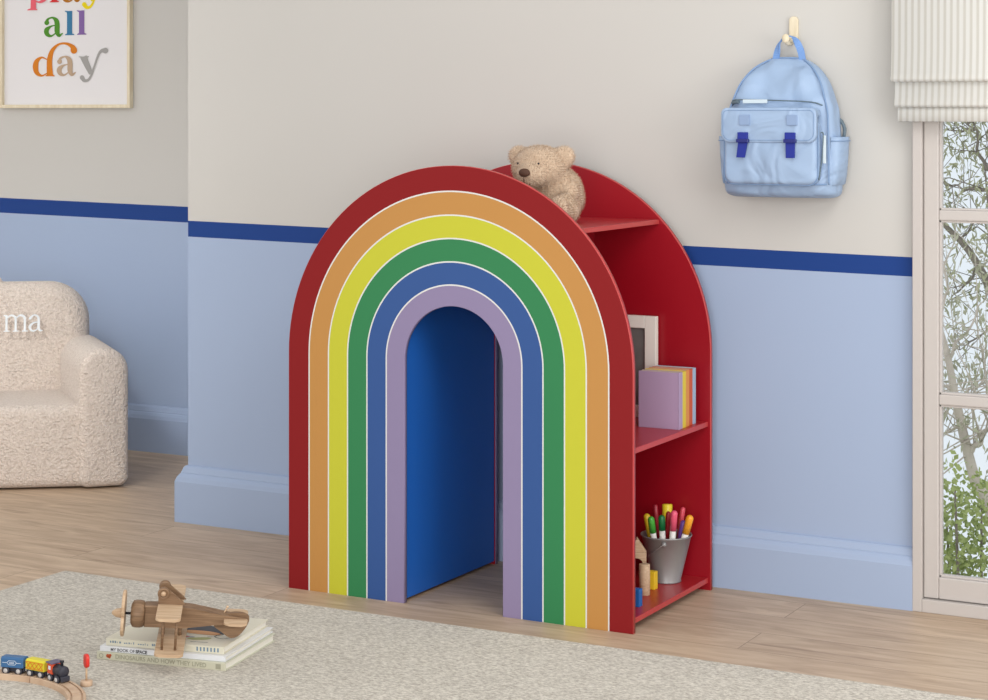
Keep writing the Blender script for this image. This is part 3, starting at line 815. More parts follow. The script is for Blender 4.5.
def wagon(ang, col, label, kind):
    root = rolling('toy_wagon', ang, label, 'toy wagon'); L2 = .0258
    bm = nb(); box(bm, (-L2, -.0075, .006), (L2, .0075, .0155), .0012); obj('chassis', bm, M_chassis, root)
    wheels(root, (-.0145, .0145))
    body = mat('wagon_paint', col, .4, .5)
    bm = nb(); prism(bm, [(y, z) for y, z in [(-.0125, .0157), (.0125, .0157), (.0125, .0335), (.008, .0365), (-.008, .0365), (-.0125, .0335)]], -L2, L2, .001, M=Matrix.Rotation(PI/2, 4, 'Z'))
    obj('wagon_body', bm, body, root)
    bm = nb(); y = -.0128
    if kind == 'lattice':
        m = mat('orange_lattice', srgb(214, 112, 40), .5, .4)
        for k in range(4):
            x0 = -.0232+k*.0116; x1 = x0+.0116
            for a, b in (((x0, .0185), (x1, .0315)), ((x0, .0315), (x1, .0185))): ribbon(bm, [(a[0], a[1], .0016), (b[0], b[1], .0016)], 1, 1, 0, y, n=1)
        for z in (.0182, .032): ribbon(bm, [(-.0215, z, .0014), (.0215, z, .0014)], 1, 1, 0, y, n=1)
        obj('painted_lattice', bm, m, root, recalc=False)
    else:
        m = mat('white_trim_paint', srgb(206, 216, 226), .5, .4)
        zc = .0255
        loop = [(-.011, zc), (-.007, zc+.0042), (.007, zc+.0042), (.011, zc), (.007, zc-.0042), (-.007, zc-.0042), (-.011, zc)]
        for a, b in zip(loop, loop[1:]): ribbon(bm, [(a[0], a[1], .0010), (b[0], b[1], .0010)], 1, 1, 0, y, n=1)
        for s in (-1, 1): ribbon(bm, [(s*.011, zc, .001), (s*.021, zc, .001)], 1, 1, 0, y, n=1)
        for x in (-.004, 0, .004): ribbon(bm, [(x-.0012, zc-.0014, .001), (x-.0012, zc+.0014, .001), (x+.0012, zc+.0014, .001), (x+.0012, zc-.0014, .001), (x-.0012, zc-.0014, .001)], 1, 1, 0, y, n=1)
        obj('painted_emblem', bm, m, root, recalc=False)
    for s in (-1, 1):
        bm = nb(); lathe(bm, [(0, 0), (.004, 0), (.004, .0028), (0, .0028)], 16, Matrix.Translation((s*L2, 0, .0108)) @ Matrix.Rotation(s*PI/2, 4, 'Y')); obj('coupling_magnet', bm, M_silver, root)
wagon(103.2, srgb(54, 100, 146), 'blue toy wagon with a white diamond emblem at the tail of the train', 'emblem')
wagon(88.2, srgb(216, 204, 44), 'yellow toy wagon with an orange lattice behind the locomotive', 'lattice')
def loco():
    root = rolling('toy_locomotive', 73.2, 'black toy steam locomotive with an orange cab pulling the wagons', 'toy locomotive')
    bm = nb(); box(bm, (-.0225, -.0075, .006), (.0225, .0075, .0155), .0012); obj('chassis', bm, M_chassis, root)
    wheels(root, (-.0125, .0115))
    bm = nb(); lathe(bm, [(0, 0), (.0115, 0), (.0115, .027), (.0105, .0285), (0, .0285)], 28, Matrix.Translation((-.004, 0, .0245)) @ Matrix.Rotation(PI/2, 4, 'Y')); box(bm, (-.004, -.0085, .0155), (.0235, .0085, .023), .001)
    obj('boiler', bm, M_chassis, root)
    bm = nb(); box(bm, (.0235, -.0105, .005), (.0285, .0105, .0165), .002); obj('buffer', bm, M_chassis, root)
    bm = nb(); lathe(bm, [(0, 0), (.0032, 0), (.0032, .007), (.0045, .0085), (.0045, .0115), (0, .0115)], 18, Matrix.Translation((.014, 0, .0345))); obj('chimney', bm, M_dark, root)
    bm = nb(); box(bm, (-.0225, -.0118, .0157), (-.0045, .0118, .037), .001); c = obj('cab', bm, mat('orange_red_paint', srgb(206, 78, 44), .45, .5), root)
    bm = nb()
    wp = mat('pale_window_paint', srgb(214, 222, 232), .4, .5); bm.free()
    for s in (-1, 1):
        bm = nb(); box(bm, (-.0175, s*.0122-.0005, .0245), (-.0095, s*.0122+.0005, .0325), .0004, 1); obj('cab_window', bm, wp, c)
    bm = nb(); box(bm, (-.0255, -.0145, .037), (-.0015, .0145, .0402), .0014); obj('cab_roof', bm, mat('plum_grey_paint', srgb(96, 88, 112), .45, .5), root)
loco()
def signal():
    root = empty('toy_signal', (.1335, -.936, RZ)); tag(root, 'small wooden toy railway signal with a red panel beside the track', 'toy signal')
    bm = nb(); lathe(bm, [(0, 0), (.0118, 0), (.0125, .001), (.0125, .009), (.0115, .0105), (0, .0105)], 30); obj('wooden_base', bm, M_beech2, root)
    bm = nb(); tube(bm, [(0, 0, .0105), (0, 0, .040)], .0022, 12); obj('post', bm, M_beech, root)
    bm = nb(); puff(bm, rrect(.020, .028, .009, 0, 0, 6), .0075, .0012, 2, M=Matrix.Translation((0, 0, .051)) @ Matrix.Rotation(R(-32), 4, 'Z') @ Matrix.Translation((0, -.00375, 0))); obj('signal_panel', bm, mat('red_paint', srgb(206, 44, 34), .4, .5), root)
signal()

# ------------------------------------------------------------------ armchair
def sherpa_mat():
    m = bpy.data.materials.new('cream_sherpa'); m.use_nodes = True
    N = m.node_tree.nodes; L = m.node_tree.links; b = N['Principled BSDF']
    tc = N.new('ShaderNodeTexCoord')
    v = N.new('ShaderNodeTexVoronoi'); v.inputs['Scale'].default_value = 165; v.feature = 'SMOOTH_F1'
    n = N.new('ShaderNodeTexNoise'); n.inputs['Scale'].default_value = 130; n.inputs['Detail'].default_value = 3
    mv = N.new('ShaderNodeMix'); mv.data_type = 'RGBA'; mv.inputs[0].default_value = .012
    L.new(tc.outputs['Object'], n.inputs['Vector']); L.new(tc.outputs['Object'], mv.inputs[6]); L.new(n.outputs['Color'], mv.inputs[7]); L.new(mv.outputs[2], v.inputs['Vector'])
    cr = N.new('ShaderNodeValToRGB'); e = cr.color_ramp.elements
    e[0].position = .0; e[0].color = srgb(240, 228, 218); e[1].position = .8; e[1].color = srgb(205, 190, 178)
    L.new(v.outputs['Distance'], cr.inputs[0]); L.new(cr.outputs[0], b.inputs['Base Color'])
    b.inputs['Roughness'].default_value = .95; b.inputs['Specular IOR Level'].default_value = .1; b.inputs['Sheen Weight'].default_value = .3
    mt = N.new('ShaderNodeMath'); mt.operation = 'SUBTRACT'; L.new(n.outputs['Fac'], mt.inputs[0]); L.new(v.outputs['Distance'], mt.inputs[1])
    bp = N.new('ShaderNodeBump'); bp.inputs['Strength'].default_value = 1.0; bp.inputs['Distance'].default_value = .007
    L.new(mt.outputs[0], bp.inputs['Height']); L.new(bp.outputs['Normal'], b.inputs['Normal'])
    return m
def armchair():
    S = sherpa_mat()
    AL = R(36); W = 1.08
    lx = Vector((math.cos(AL), math.sin(AL), 0)); P = Vector((-1.178, .850, 0))
    root = empty('armchair', P-lx*W/2, (0, 0, AL)); tag(root, 'low cream sherpa armchair with white embroidered letters in the alcove', 'armchair')
    DP = .50
    bm = nb(); puff(bm, rrect(W-.24, .262, .035, 0, .136), DP-.06, .032, 5, bulge=.004, M=Matrix.Translation((0, .006, 0))); obj('seat', bm, S, root)
    for s in (-1, 1):
        bm = nb(); aw = .156; o = rrect(aw, .438, .075, 0, .224, 10, (.03, .03, .074, .074))
        puff(bm, o, DP-.03, .028, 6, bulge=.006)
        Mx = Matrix.Translation((s*(W/2-aw/2), 0, 0)) @ Matrix.Rotation(R(13)*s, 4, 'Z')
        bmesh.ops.transform(bm, matrix=Mx, verts=bm.verts[:]); obj('armrest', bm, S, root)
    bm = nb(); o = rrect(.775, .60, .13, -.005, .325, 10, (.062, .062, .135, .135))
    puff(bm, o, .17, .06, 6, bulge=.012, M=Matrix.Translation((0, .36, 0)) @ Matrix.Rotation(R(-3), 4, 'X')); bk = obj('backrest', bm, S, root)
    for ex in (.028, -.26):
        bm = nb(); bmesh.ops.create_uvsphere(bm, u_segments=28, v_segments=16, radius=1, matrix=Matrix.Translation((ex, .45, .607)) @ Matrix.Diagonal((.075, .04, .055, 1)))
        obj('ear', bm, S, root, smooth=True)
    # white stitched letters
    th = mat('white_thread', srgb(226, 232, 236), .7, .3, bump=(500, .5, .001))
    bm = nb(); sx = sz = .055
    y = 0
    def m_(ox):
        for x in (.18, .72, 1.26): ribbon(bm, [(x, .0, .13), (x, .82, .13)], sx, sz, 0, y, ox=ox, n=3, caps=False)
        for x in (.18, .72, 1.26): ribbon(bm, [(x-.14, .03, .07), (x+.14, .03, .07)], sx, sz, 0, y, ox=ox, n=2)
        ribbon(bm, [(.04, .96, .07), (.2, .95, .09)], sx, sz, 0, y, ox=ox, n=2); ribbon(bm, [(.18, .94, .13), (.18, .8, .13)], sx, sz, 0, y, ox=ox, n=2)
        ribbon(bm, [(.2, .78, .06), (.42, .97, .1), (.66, .9, .14), (.72, .72, .13)], sx, sz, 0, y, ox=ox)
        ribbon(bm, [(.74, .78, .06), (.96, .97, .1), (1.2, .9, .14), (1.26, .72, .13)], sx, sz, 0, y, ox=ox)
    def a_(ox):
        ribbon(bm, [(.12, .78, .15), (.3, .97, .08), (.52, .93, .11), (.62, .72, .14), (.62, .22, .14), (.72, .04, .1), (.84, .06, .05)], sx, sz, 0, y, ox=ox)
        ribbon(bm, [(.6, .56, .07), (.3, .5, .1), (.1, .28, .15), (.2, .06, .12), (.42, .05, .08), (.62, .25, .06)], sx, sz, 0, y, ox=ox)
    m_(0); a_(1.45*sx)
    ln = obj('embroidered_lettering', bm, th, bk, recalc=False, loc=(LET[0], LET[1], LET[2]), rot=(R(-3), 0, 0))
    md = ln.modifiers.new('s', 'SOLIDIFY'); md.thickness = .004; md.offset = 0
LET = (.114, .335, .466)
armchair()

# ------------------------------------------------------------------ framed print
def print_():
    x0, x1, z0, z1 = -2.238, -1.636, 1.206, 1.83
    root = empty('framed_print', (x0, LY, z0)); tag(root, 'pale wood framed print with rainbow coloured words on the alcove wall', 'framed picture')
    w, h = x1-x0, z1-z0; f = .0125; d = .022
    bm = nb()
    for a, b in (((0, -d, 0), (f, -.001, h)), ((w-f, -d, 0), (w, -.001, h)), ((f, -d, 0), (w-f, -.001, f)), ((f, -d, h-f), (w-f, -.001, h))): box(bm, a, b, .0012)
    obj('frame', bm, M_ash, root)
    bm = nb(); box(bm, (f, -.008, f), (w-f, -.002, h-f)); sheet = obj('paper_print', bm, mat('white_paper', srgb(222, 220, 222), .6, .3, var=(3, .005)), root)
    cs = {'pink': (222, 96, 110), 'red': (204, 46, 48), 'brown': (176, 112, 20), 'ochre': (170, 106, 16), 'yellow': (226, 206, 10), 'green': (76, 136, 40), 'steel': (58, 118, 156), 'violet': (126, 96, 156), 'orange': (206, 122, 30), 'taupe': (182, 158, 134), 'grey': (158, 156, 154)}
    names = list(cs); mats = [mat('ink_'+k, srgb(*v), .6, .2) for k, v in cs.items()]
    sx, sz = .0865, .0690
    bm = nb(); Y = -.0086
    def px(x): return (-2.089+(x-33)*.00463)-x0
    def pz(xp, y): # baseline in metres; wall lines drop .0485 px per px to the right
        return 1.4670-(y-36-.045*(xp-46))*.003636*1.0-z0
    def A(xp, yb, c):
        o = dict(sx=sx, sz=sz, mi=names.index(c), y=Y, ox=px(xp), oz=pz(xp, yb))
        ribbon(bm, [(.16, .72, .26), (.22, .90, .12), (.46, .98, .10), (.66, .84, .24), (.72, .62, .27), (.72, .25, .27), (.82, .03, .16), (1.0, .14, .07)], **o)
        ribbon(bm, [(.66, .58, .05), (.38, .52, .10), (.15, .33, .26), (.20, .10, .22), (.42, .02, .10), (.68, .2, .06)], **o)
    def Lt(xp, yb, c, h=1.24, w=.30):
        o = dict(sx=sx, sz=sz, mi=names.index(c), y=Y, ox=px(xp), oz=pz(xp, yb))
        ribbon(bm, [(.21, .01, w*1.1), (.21, .12, w*.95), (.21, h*.5, w*.93), (.21, h-.12, w*.95), (.21, h+.01, w)], n=4, caps=False, **o)
        ribbon(bm, [(-.01, .015, .05), (.21, .05, .12), (.44, .015, .05)], **o); ribbon(bm, [(-.02, h+.01, .05), (.12, h-.04, .10), (.3, h-.03, .10)], **o)
    def Yt(xp, yb, c):
        o = dict(sx=sx, sz=sz, mi=names.index(c), y=Y, ox=px(xp), oz=pz(xp, yb))
        ribbon(bm, [(.20, .94, .36), (.34, .62, .32), (.48, .32, .28), (.60, .04, .20)], caps=False, **o)
        ribbon(bm, [(-.02, .94, .05), (.22, .90, .10), (.48, .94, .05)], **o)
        ribbon(bm, [(1.36, 1.24, .30), (1.14, 1.22, .17), (.98, 1.0, .12), (.80, .50, .10), (.62, .0, .11), (.46, -.26, .13), (.26, -.30, .18), (.13, -.14, .24)], **o)
    # top word: p l a y
    o = dict(sx=sx, sz=sz, mi=names.index('pink'), y=Y, ox=px(29.5), oz=pz(29.5, 1.5))
    ribbon(bm, [(.22, -.36, .30), (.22, .3, .27), (.22, .96, .27)], n=4, caps=False, **o); ribbon(bm, [(-.08, -.37, .05), (.18, -.33, .12), (.42, -.37, .05)], **o)
    ribbon(bm, [(.3, .9, .06), (.55, .98, .1), (.82, .82, .24), (.9, .5, .28), (.82, .18, .24), (.55, .02, .1), (.3, .12, .06)], **o)
    Lt(51, 2.5, 'red', 1.3); A(62, 3, 'ochre'); Yt(82, 4.5, 'yellow')
    # middle word: a l l
    A(44, 36.2, 'green'); Lt(66, 36.2, 'steel'); Lt(78, 36.6, 'violet')
    # bottom word: d with a long swash, a, y
    o = dict(sx=sx, sz=sz, mi=names.index('orange'), y=Y, ox=px(33), oz=pz(33, 75.2))
    ribbon(bm, [(.74, .88, .06), (.48, .98, .10), (.22, .80, .24), (.14, .50, .30), (.22, .18, .24), (.48, .02, .10), (.76, .14, .06)], **o)
    ribbon(bm, [(.93, .0, .34), (.90, .5, .30), (.92, .95, .28), (1.08, 1.38, .20), (1.42, 1.66, .11), (1.82, 1.68, .13), (2.14, 1.50, .24), (2.20, 1.34, .34)], caps=False, **o); ribbon(bm, [(2.20, 1.36, .34), (2.21, 1.32, .35)], **o)
    ribbon(bm, [(.72, .02, .06), (.98, .05, .12), (1.16, .0, .05)], **o)
    A(57, 75.8, 'taupe'); Yt(80, 76.5, 'grey')
    obj('lettering', bm, mats, sheet, recalc=False)
print_()

# ------------------------------------------------------------------ hook and backpack
HX = 1.140
def hook():
    root = empty('wall_hook', (HX, WY, 1.395)); tag(root, 'pale wooden wall hook carrying the light blue backpack', 'wall hook')
    bm = nb(); puff(bm, rrect(.023, .066, .0105, 0, 0, 6), .0095, .002, 2, M=Matrix.Translation((0, -.0095, 0))); obj('back_plate', bm, M_ash, root)
    bm = nb(); tube(bm, smooth_pts([(0, -.008, -.026), (0, -.03, -.034), (0, -.052, -.033), (0, -.062, -.026)], 5), [.0062]*16, 16)
    bmesh.ops.create_uvsphere(bm, u_segments=20, v_segments=12, radius=1, matrix=Matrix.Translation((0, -.064, -.0235)) @ Matrix.Diagonal((.0095, .0065, .0115, 1)))
    obj('peg', bm, M_ash, root, smooth=True)
hook()
def backpack():
    Bm = bpy.data.materials.new('blue_faux_leather'); Bm.use_nodes = True
    N = Bm.node_tree.nodes; L = Bm.node_tree.links; b = N['Principled BSDF']
    b.inputs['Base Color'].default_value = srgb(150, 173, 203); b.inputs['Roughness'].default_value = .5; b.inputs['Specular IOR Level'].default_value = .5
    tc = N.new('ShaderNodeTexCoord')
    n = N.new('ShaderNodeTexNoise'); n.inputs['Scale'].default_value = 8; n.inputs['Detail'].default_value = 2; n.inputs['Distortion'].default_value = 1.2
    n2 = N.new('ShaderNodeTexNoise'); n2.inputs['Scale'].default_value = 400
    L.new(tc.outputs['Object'], n.inputs['Vector']); L.new(tc.outputs['Object'], n2.inputs['Vector'])
    b1_ = N.new('ShaderNodeBump'); b1_.inputs['Strength'].default_value = .75; b1_.inputs['Distance'].default_value = .03; L.new(n.outputs['Fac'], b1_.inputs['Height'])
    b2_ = N.new('ShaderNodeBump'); b2_.inputs['Strength'].default_value = .15; b2_.inputs['Distance'].default_value = .001; L.new(n2.outputs['Fac'], b2_.inputs['Height']); L.new(b1_.outputs['Normal'], b2_.inputs['Normal'])
    L.new(b2_.outputs['Normal'], b.inputs['Normal'])
    patchm = mat('patch_blue', srgb(134, 156, 190), .5, .4)
    seam = mat('seam_blue', srgb(124, 150, 186), .6, .3); nav = mat('navy_webbing', srgb(34, 48, 140), .6, .3, bump=(600, .4, .001)); navp = mat('navy_buckle', srgb(26, 34, 110), .3, .5)
    grey = mat('grey_zip', srgb(96, 112, 122), .5, .4); tagm = mat('zip_tag_white', srgb(202, 214, 220), .5, .4)
    root = empty('backpack', (1.133, WY-.008, .984), (0, R(0), 0)); tag(root, 'light blue backpack with navy buckle straps hanging on the wall hook', 'backpack')
    # body lofted upwards: (z, halfwidth, depth front, offset)
    lv = [(.0, .124, .082), (.006, .137, .098), (.02, .143, .108), (.06, .144, .112), (.12, .142, .108), (.17, .139, .103), (.21, .135, .097), (.245, .124, .090), (.275, .112, .080), (.298, .097, .068), (.318, .078, .054), (.332, .056, .038), (.339, .040, .028)]
    NB = 112
    def sect(w, d, z, n=NB, e=4.2):
        out = []
        for k in range(n):
            a = 2*PI*k/n; c, s = math.cos(a), math.sin(a)
            x = w*math.copysign(abs(c)**(2/e), c); y = -d/2+d/2*math.copysign(abs(s)**(2/e), s)
            # crease folds
            f = 1+.018*math.sin(z*62+x*25)*math.sin(x*38+1.3)
            q = min(1, max(0, (z-.19)/.05)); q = q*q*(3-2*q)
            if y < -d*.6: y = y*f+q*(.0045*math.sin(34*(x+z*.9)+.6)+.0035*math.sin(58*(x*.8-z))+.003*math.sin(90*x+20*z))
            out.append((x, y, z))
        return out
    LV = smooth_pts(lv, 5)
    bm = nb(); rings = [[bm.verts.new(p) for p in sect(w, d, z)] for z, w, d in LV]
    for A_, B_ in zip(rings, rings[1:]):
        for k in range(NB):
            f = bm.faces.new((A_[k], A_[(k+1) % NB], B_[(k+1) % NB], B_[k])); f.smooth = True
    bm.faces.new(rings[0]).smooth = True; bm.faces.new(rings[-1][::-1]).smooth = True
    body = obj('body', bm, Bm, root)
    # piping around the front edge of the main compartment
    pts = []
    side = [(z, w, d) for z, w, d in LV if z > .03]
    for z, w, d in side: pts.append((-w*.93, -d*.955, z))
    top = pts[-1]
    pts += [(-top[0]*t, top[1]-.004, top[2]+.002) for t in (-.5, 0, .5)]
    for z, w, d in reversed(side): pts.append((w*.93, -d*.955, z))
    bm = nb(); tube(bm, pts, .0022, 8); obj('piping', bm, seam, root)
    bm = nb(); tube(bm, [(-.128, -.104, .034), (-.10, -.113, .034), (0, -.1145, .033), (.10, -.113, .033), (.128, -.104, .034)], .0016, 8); obj('bottom_seam', bm, seam, root)
    # zip line of the upper pocket
    bm = nb(); tube(bm, smooth_pts([(-.122, -.070, .222), (-.116, -.094, .236), (-.085, -.099, .238), (0, -.101, .236), (.085, -.099, .232), (.114, -.094, .224)], 4), .0016, 8); obj('zip', bm, grey, root)
    bm = nb(); tube(bm, smooth_pts([(-.124, -.060, .214), (-.119, -.088, .230), (-.098, -.1, .2325)], 5), .0042, 8); obj('zip_end', bm, grey, root)
    bm = nb(); box(bm, (-.085, -.1075, .229), (-.022, -.1045, .2385), .001); obj('zip_tag', bm, tagm, root)
    # front pocket
    bm = nb(); puff(bm, rrect(.236, .150, .02, -.002, .108, 6, (.024, .024, .012, .012)), .05, .012, 4, bulge=.008, M=Matrix.Translation((0, -.146, 0))); fp = obj('front_pocket', bm, Bm, root)
    bm = nb(); o = rrect(.238, .151, .02, -.002, .108, 6, (.024, .024, .012, .012)); tube(bm, [(x, -.137, z) for x, z in o+[o[0]]], .0015, 6, caps=False); obj('piping', bm, seam, fp)
    # flap
    bm = nb(); puff(bm, rrect(.242, .084, .02, -.002, .176, 6, (.022, .022, .014, .014)), .016, .0035, 3, bulge=.003, M=Matrix.Translation((0, -.1565, 0))); fl = obj('pocket_flap', bm, Bm, root)
    box_ = nb(); box(box_, (-.114, -.150, .196), (.112, -.095, .216), .008, 3); obj('flap_hinge', box_, Bm, root)
    bm = nb(); o = rrect(.230, .072, .02, -.002, .176, 6, (.018, .018, .012, .012)); tube(bm, [(x, -.1575, z) for x, z in o+[o[0]]], .0007, 5, caps=False); obj('stitching', bm, seam, fl)
    for x in (-.060, .060):
        bm = nb(); box(bm, (x-.0135, -.1625, .176), (x+.0135, -.1585, .201), .0012); obj('square_patch', bm, patchm, fl)
        xb = x-.004
        bm = nb(); box(bm, (xb-.013, -.1655, .1405), (xb+.013, -.1575, .159), .0015); st = obj('strap', bm, nav, root)
        bm = nb(); box(bm, (xb-.0155, -.1680, .134), (xb+.0155, -.1565, .143), .0015); obj('buckle', bm, navp, st)
        dx = -.006 if x < 0 else .0
        bm = nb(); prism(bm, [(xb-.012, .136), (xb+.012, .136), (xb+.011+dx, .098), (xb-.011+dx, .098)], -.1620, -.1585, .0006); obj('strap_tail', bm, nav, st)
    # side pockets
    for s in (-1, 1):
        bm = nb(); lvp = [(.030, .006), (.034, .014), (.06, .019), (.10, .022), (.136, .0245), (.148, .0255)]
        # loft of a half-oval hugging the side
        rings = []
        for z, dd in lvp:
            ring = []
            for k in range(13):
                a = PI*k/12; y = -.050-.043*math.cos(a); x = .132+ (dd)*1.1*math.sin(a)**.55+.002
                ring.append(bm.verts.new((s*x, y, z)))
            rings.append(ring)
        for A_, B_ in zip(rings, rings[1:]):
            for k in range(12): bm.faces.new((A_[k], A_[k+1], B_[k+1], B_[k])).smooth = True
        bm.faces.new(rings[0]); bm.faces.new(rings[-1][::-1])
        sp = obj('side_pocket', bm, Bm, root)
        bm = nb(); tube(bm, [(s*(.132+.0292*math.sin(PI*k/12)**.55+.0025), -.050-.0435*math.cos(PI*k/12), .138) for k in range(13)], .0012, 6); obj('hem', bm, seam, sp)
        bm = nb(); tube(bm, smooth_pts([(s*.118, -.03, .20), (s*.136, -.026, .188), (s*.146, -.024, .168), (s*.144, -.024, .148)], 5), .0042, 8); obj('shoulder_strap', bm, grey, root)
    bm = nb(); box(bm, (.1225, -.118, .085), (.1295, -.113, .152), .0012); obj('zip_tag', bm, tagm, root)
    bm = nb(); tube(bm, smooth_pts([(.122, -.128, .158), (.124, -.120, .154), (.121, -.118, .10), (.116, -.128, .045)], 5), .0016, 8); obj('zip', bm, grey, root)
    # grab handle looping over the hook peg
    bm = nb()
    ctr = smooth_pts([(p[0]-.003, p[1], p[2]+.001) for p in [(-.026, -.028, .318), (-.022, -.033, .345), (-.012, -.038, .376), (.004, -.040, .3895), (.0175, -.040, .3925), (.029, -.038, .383), (.041, -.033, .355), (.046, -.028, .315)]], 6)
    rows = []
    for i, c in enumerate(ctr):
        a = Vector(ctr[max(0, i-1)]); b2 = Vector(ctr[min(len(ctr)-1, i+1)]); t = (b2-a).normalized(); s_ = Vector((0, 1, 0)); s_ = (s_-t*s_.dot(t)).normalized(); nn = t.cross(s_)
        # strap is broad side out at the feet, edge-on over the peg
        q = abs(i/(len(ctr)-1)-.5)*2; mixv = min(1, max(0, (q-.25)/.5))
        wv = (s_*(1-mixv)+nn*mixv*(1 if True else 0)).normalized(); tv = t.cross(wv).normalized()
        c = Vector(c); rows.append([bm.verts.new(c+wv*u*.0085+tv*v*.0014) for u, v in ((-1, -1), (1, -1), (1, 1), (-1, 1))])
    for A_, B_ in zip(rows, rows[1:]):
        for k in range(4): bm.faces.new((A_[k], A_[(k+1) % 4], B_[(k+1) % 4], B_[k]))
    bm.faces.new(rows[0]); bm.faces.new(rows[-1][::-1])
    obj('grab_handle', bm, mat('handle_webbing', srgb(116, 152, 206), .6, .3, bump=(500, .3, .001)), root)
backpack()

# ------------------------------------------------------------------ garden outside
def garden():
    GZ = -3.6
    bm = nb(); box(bm, (-9, 4.5, GZ-.2), (9, 13, GZ)); struct(obj('garden_ground', bm, mat('grass_ground', srgb(120, 130, 86), .95, .1, var=(3, .3))))
    bark = mat('pale_gum_bark', srgb(214, 208, 200), .85, .2, var=(14, .25), bump=(30, .4, .01)); bark2 = mat('grey_bark', srgb(142, 136, 128), .9, .2, var=(14, .3))
    def leafm(nm, c): 
        m = mat(nm, c, .6, .3, var=(5, .35)); return m
    lf1 = leafm('olive_gum_leaves', srgb(176, 182, 150)); lf2 = leafm('bright_shrub_leaves', srgb(168, 186, 120)); lf3 = leafm('grey_green_leaves', srgb(186, 190, 168))
    def leaves(bm, c, rad, n, ln, wd, rnd, droop=.0, flat=.7):
        for _ in range(n):
            d = Vector((rnd.gauss(0, 1), rnd.gauss(0, 1), rnd.gauss(0, flat))).normalized()*rad*rnd.random()**.45
            p = Vector(c)+d
            ax = Vector((rnd.uniform(-1, 1), rnd.uniform(-1, 1), rnd.uniform(-1, 1)-droop)).normalized(); sd = ax.orthogonal().normalized(); sd.rotate(Matrix.Rotation(rnd.random()*6.28, 3, ax))
            l = ln*rnd.uniform(.6, 1.2); w = wd*rnd.uniform(.7, 1.2)
            v = [bm.verts.new(q) for q in (p, p+ax*l*.5+sd*w, p+ax*l, p+ax*l*.5-sd*w)]; bm.faces.new(v)
    def gum(name, base, trunk, branches, label, leafmat, barkmat, seed, lr=.26, nl=90):
        rnd = random.Random(seed); root = empty(name, base); tag(root, label, 'tree')
        b = Vector(base); tb = nb(); P = smooth_pts([(p[0]-b.x, p[1]-b.y, p[2]-b.z, r*.55) for p, r in trunk], 6)
        tube(tb, [p[:3] for p in P], [p[3] for p in P], 10); obj('trunk', tb, barkmat, root)
        bb = nb(); lb = nb()
        for start, end, r in branches:
            s = Vector(start)-b; e = Vector(end)-b; n = 7; pts = []; r = r*.62
            for k in range(n+1):
                t = k/n; q = s.lerp(e, t)+Vector((rnd.uniform(-1, 1), rnd.uniform(-1, 1), rnd.uniform(-1, 1)))*.07*(e-s).length*math.sin(PI*t); pts.append(q)
            pts = [Vector(p) for p in smooth_pts([tuple(p) for p in pts], 3)]
            tube(bb, pts, [r*(1-.75*i/(len(pts)-1)) for i in range(len(pts))], 6)
            for i in range(3, len(pts), 3):
                for _ in range(2):
                    d = Vector((rnd.uniform(-1, 1), rnd.uniform(-.8, .8), rnd.uniform(-.6, 1))).normalized()*rnd.uniform(.25, .6)
                    tw = [pts[i], pts[i]+d*.5+Vector((0, 0, rnd.uniform(-.06, .06))), pts[i]+d]
                    tube(bb, tw, [r*.28, r*.2, r*.08], 5)
                    if rnd.random() < .8: leaves(lb, tw[2], lr, nl, .07, .0085, rnd, .8)
        obj('branches', bb, barkmat, root); obj('foliage', lb, leafmat, root, recalc=False)
    # view corridor through the window: x ~ 1.57-.262*(y-.54)
    def V(px, py, y):   # a point of the garden given by bearing; used only to set trunk paths
        t = (px-494)/1979.95; dx = -math.sin(TH)+t*math.cos(TH); dy = math.cos(TH)+t*math.sin(TH); s = (y+4.1327)/dy
        return (2.794+s*dx, y, 1.1919-(py-112)/1979.95*s)
    y1 = 7.2
    gum('gum_tree', (V(1010, 112, y1)[0], y1, GZ), [((V(1010, 112, y1)[0], y1, GZ), .12), (V(1000, 560, y1), .085), (V(975, 480, y1), .06), (V(958, 410, y1), .045), (V(946, 350, y1), .035), (V(930, 300, y1), .028)],
        [(V(968, 455, y1), V(995, 425, y1), .035), (V(995, 425, y1), V(985, 380, y1), .025), (V(958, 410, y1), V(990, 370, y1+.3), .02), (V(948, 362, y1), V(985, 300, y1), .02), (V(960, 425, y1), V(925, 440, y1), .018), (V(940, 330, y1), V(955, 230, y1), .018), (V(952, 390, y1), V(930, 380, y1), .016)],
        'pale barked gum tree standing outside the lower window panes', lf3, bark, 11, .15, 14)
    y2 = 8.4
    gum('gum_tree', (V(1040, 112, y2)[0], y2, GZ), [((V(1040, 112, y2)[0], y2, GZ), .13), (V(1030, 480, y2), .09), (V(1005, 330, y2), .055), (V(975, 260, y2), .042), (V(942, 222, y2), .028), (V(915, 190, y2), .02)],
        [(V(1005, 330, y2), V(985, 170, y2), .03), (V(985, 170, y2), V(965, 105, y2), .022), (V(980, 265, y2), V(950, 300, y2), .018), (V(960, 240, y2), V(980, 215, y2), .016), (V(985, 190, y2), V(945, 185, y2), .02), (V(985, 170, y2), V(1010, 130, y2), .02), (V(975, 130, y2), V(945, 130, y2), .016), (V(1000, 320, y2), V(960, 350, y2), .018)],
        'leafy grey green gum tree seen through the upper window panes', lf1, bark2, 5, .24, 30)
    rnd = random.Random(9); y3 = 6.0
    c = V(975, 560, y3); root = empty('garden_shrub', (c[0], y3, GZ)); tag(root, 'bright green leafy shrub outside the bottom of the window', 'shrub')
    sb = nb(); lb = nb()
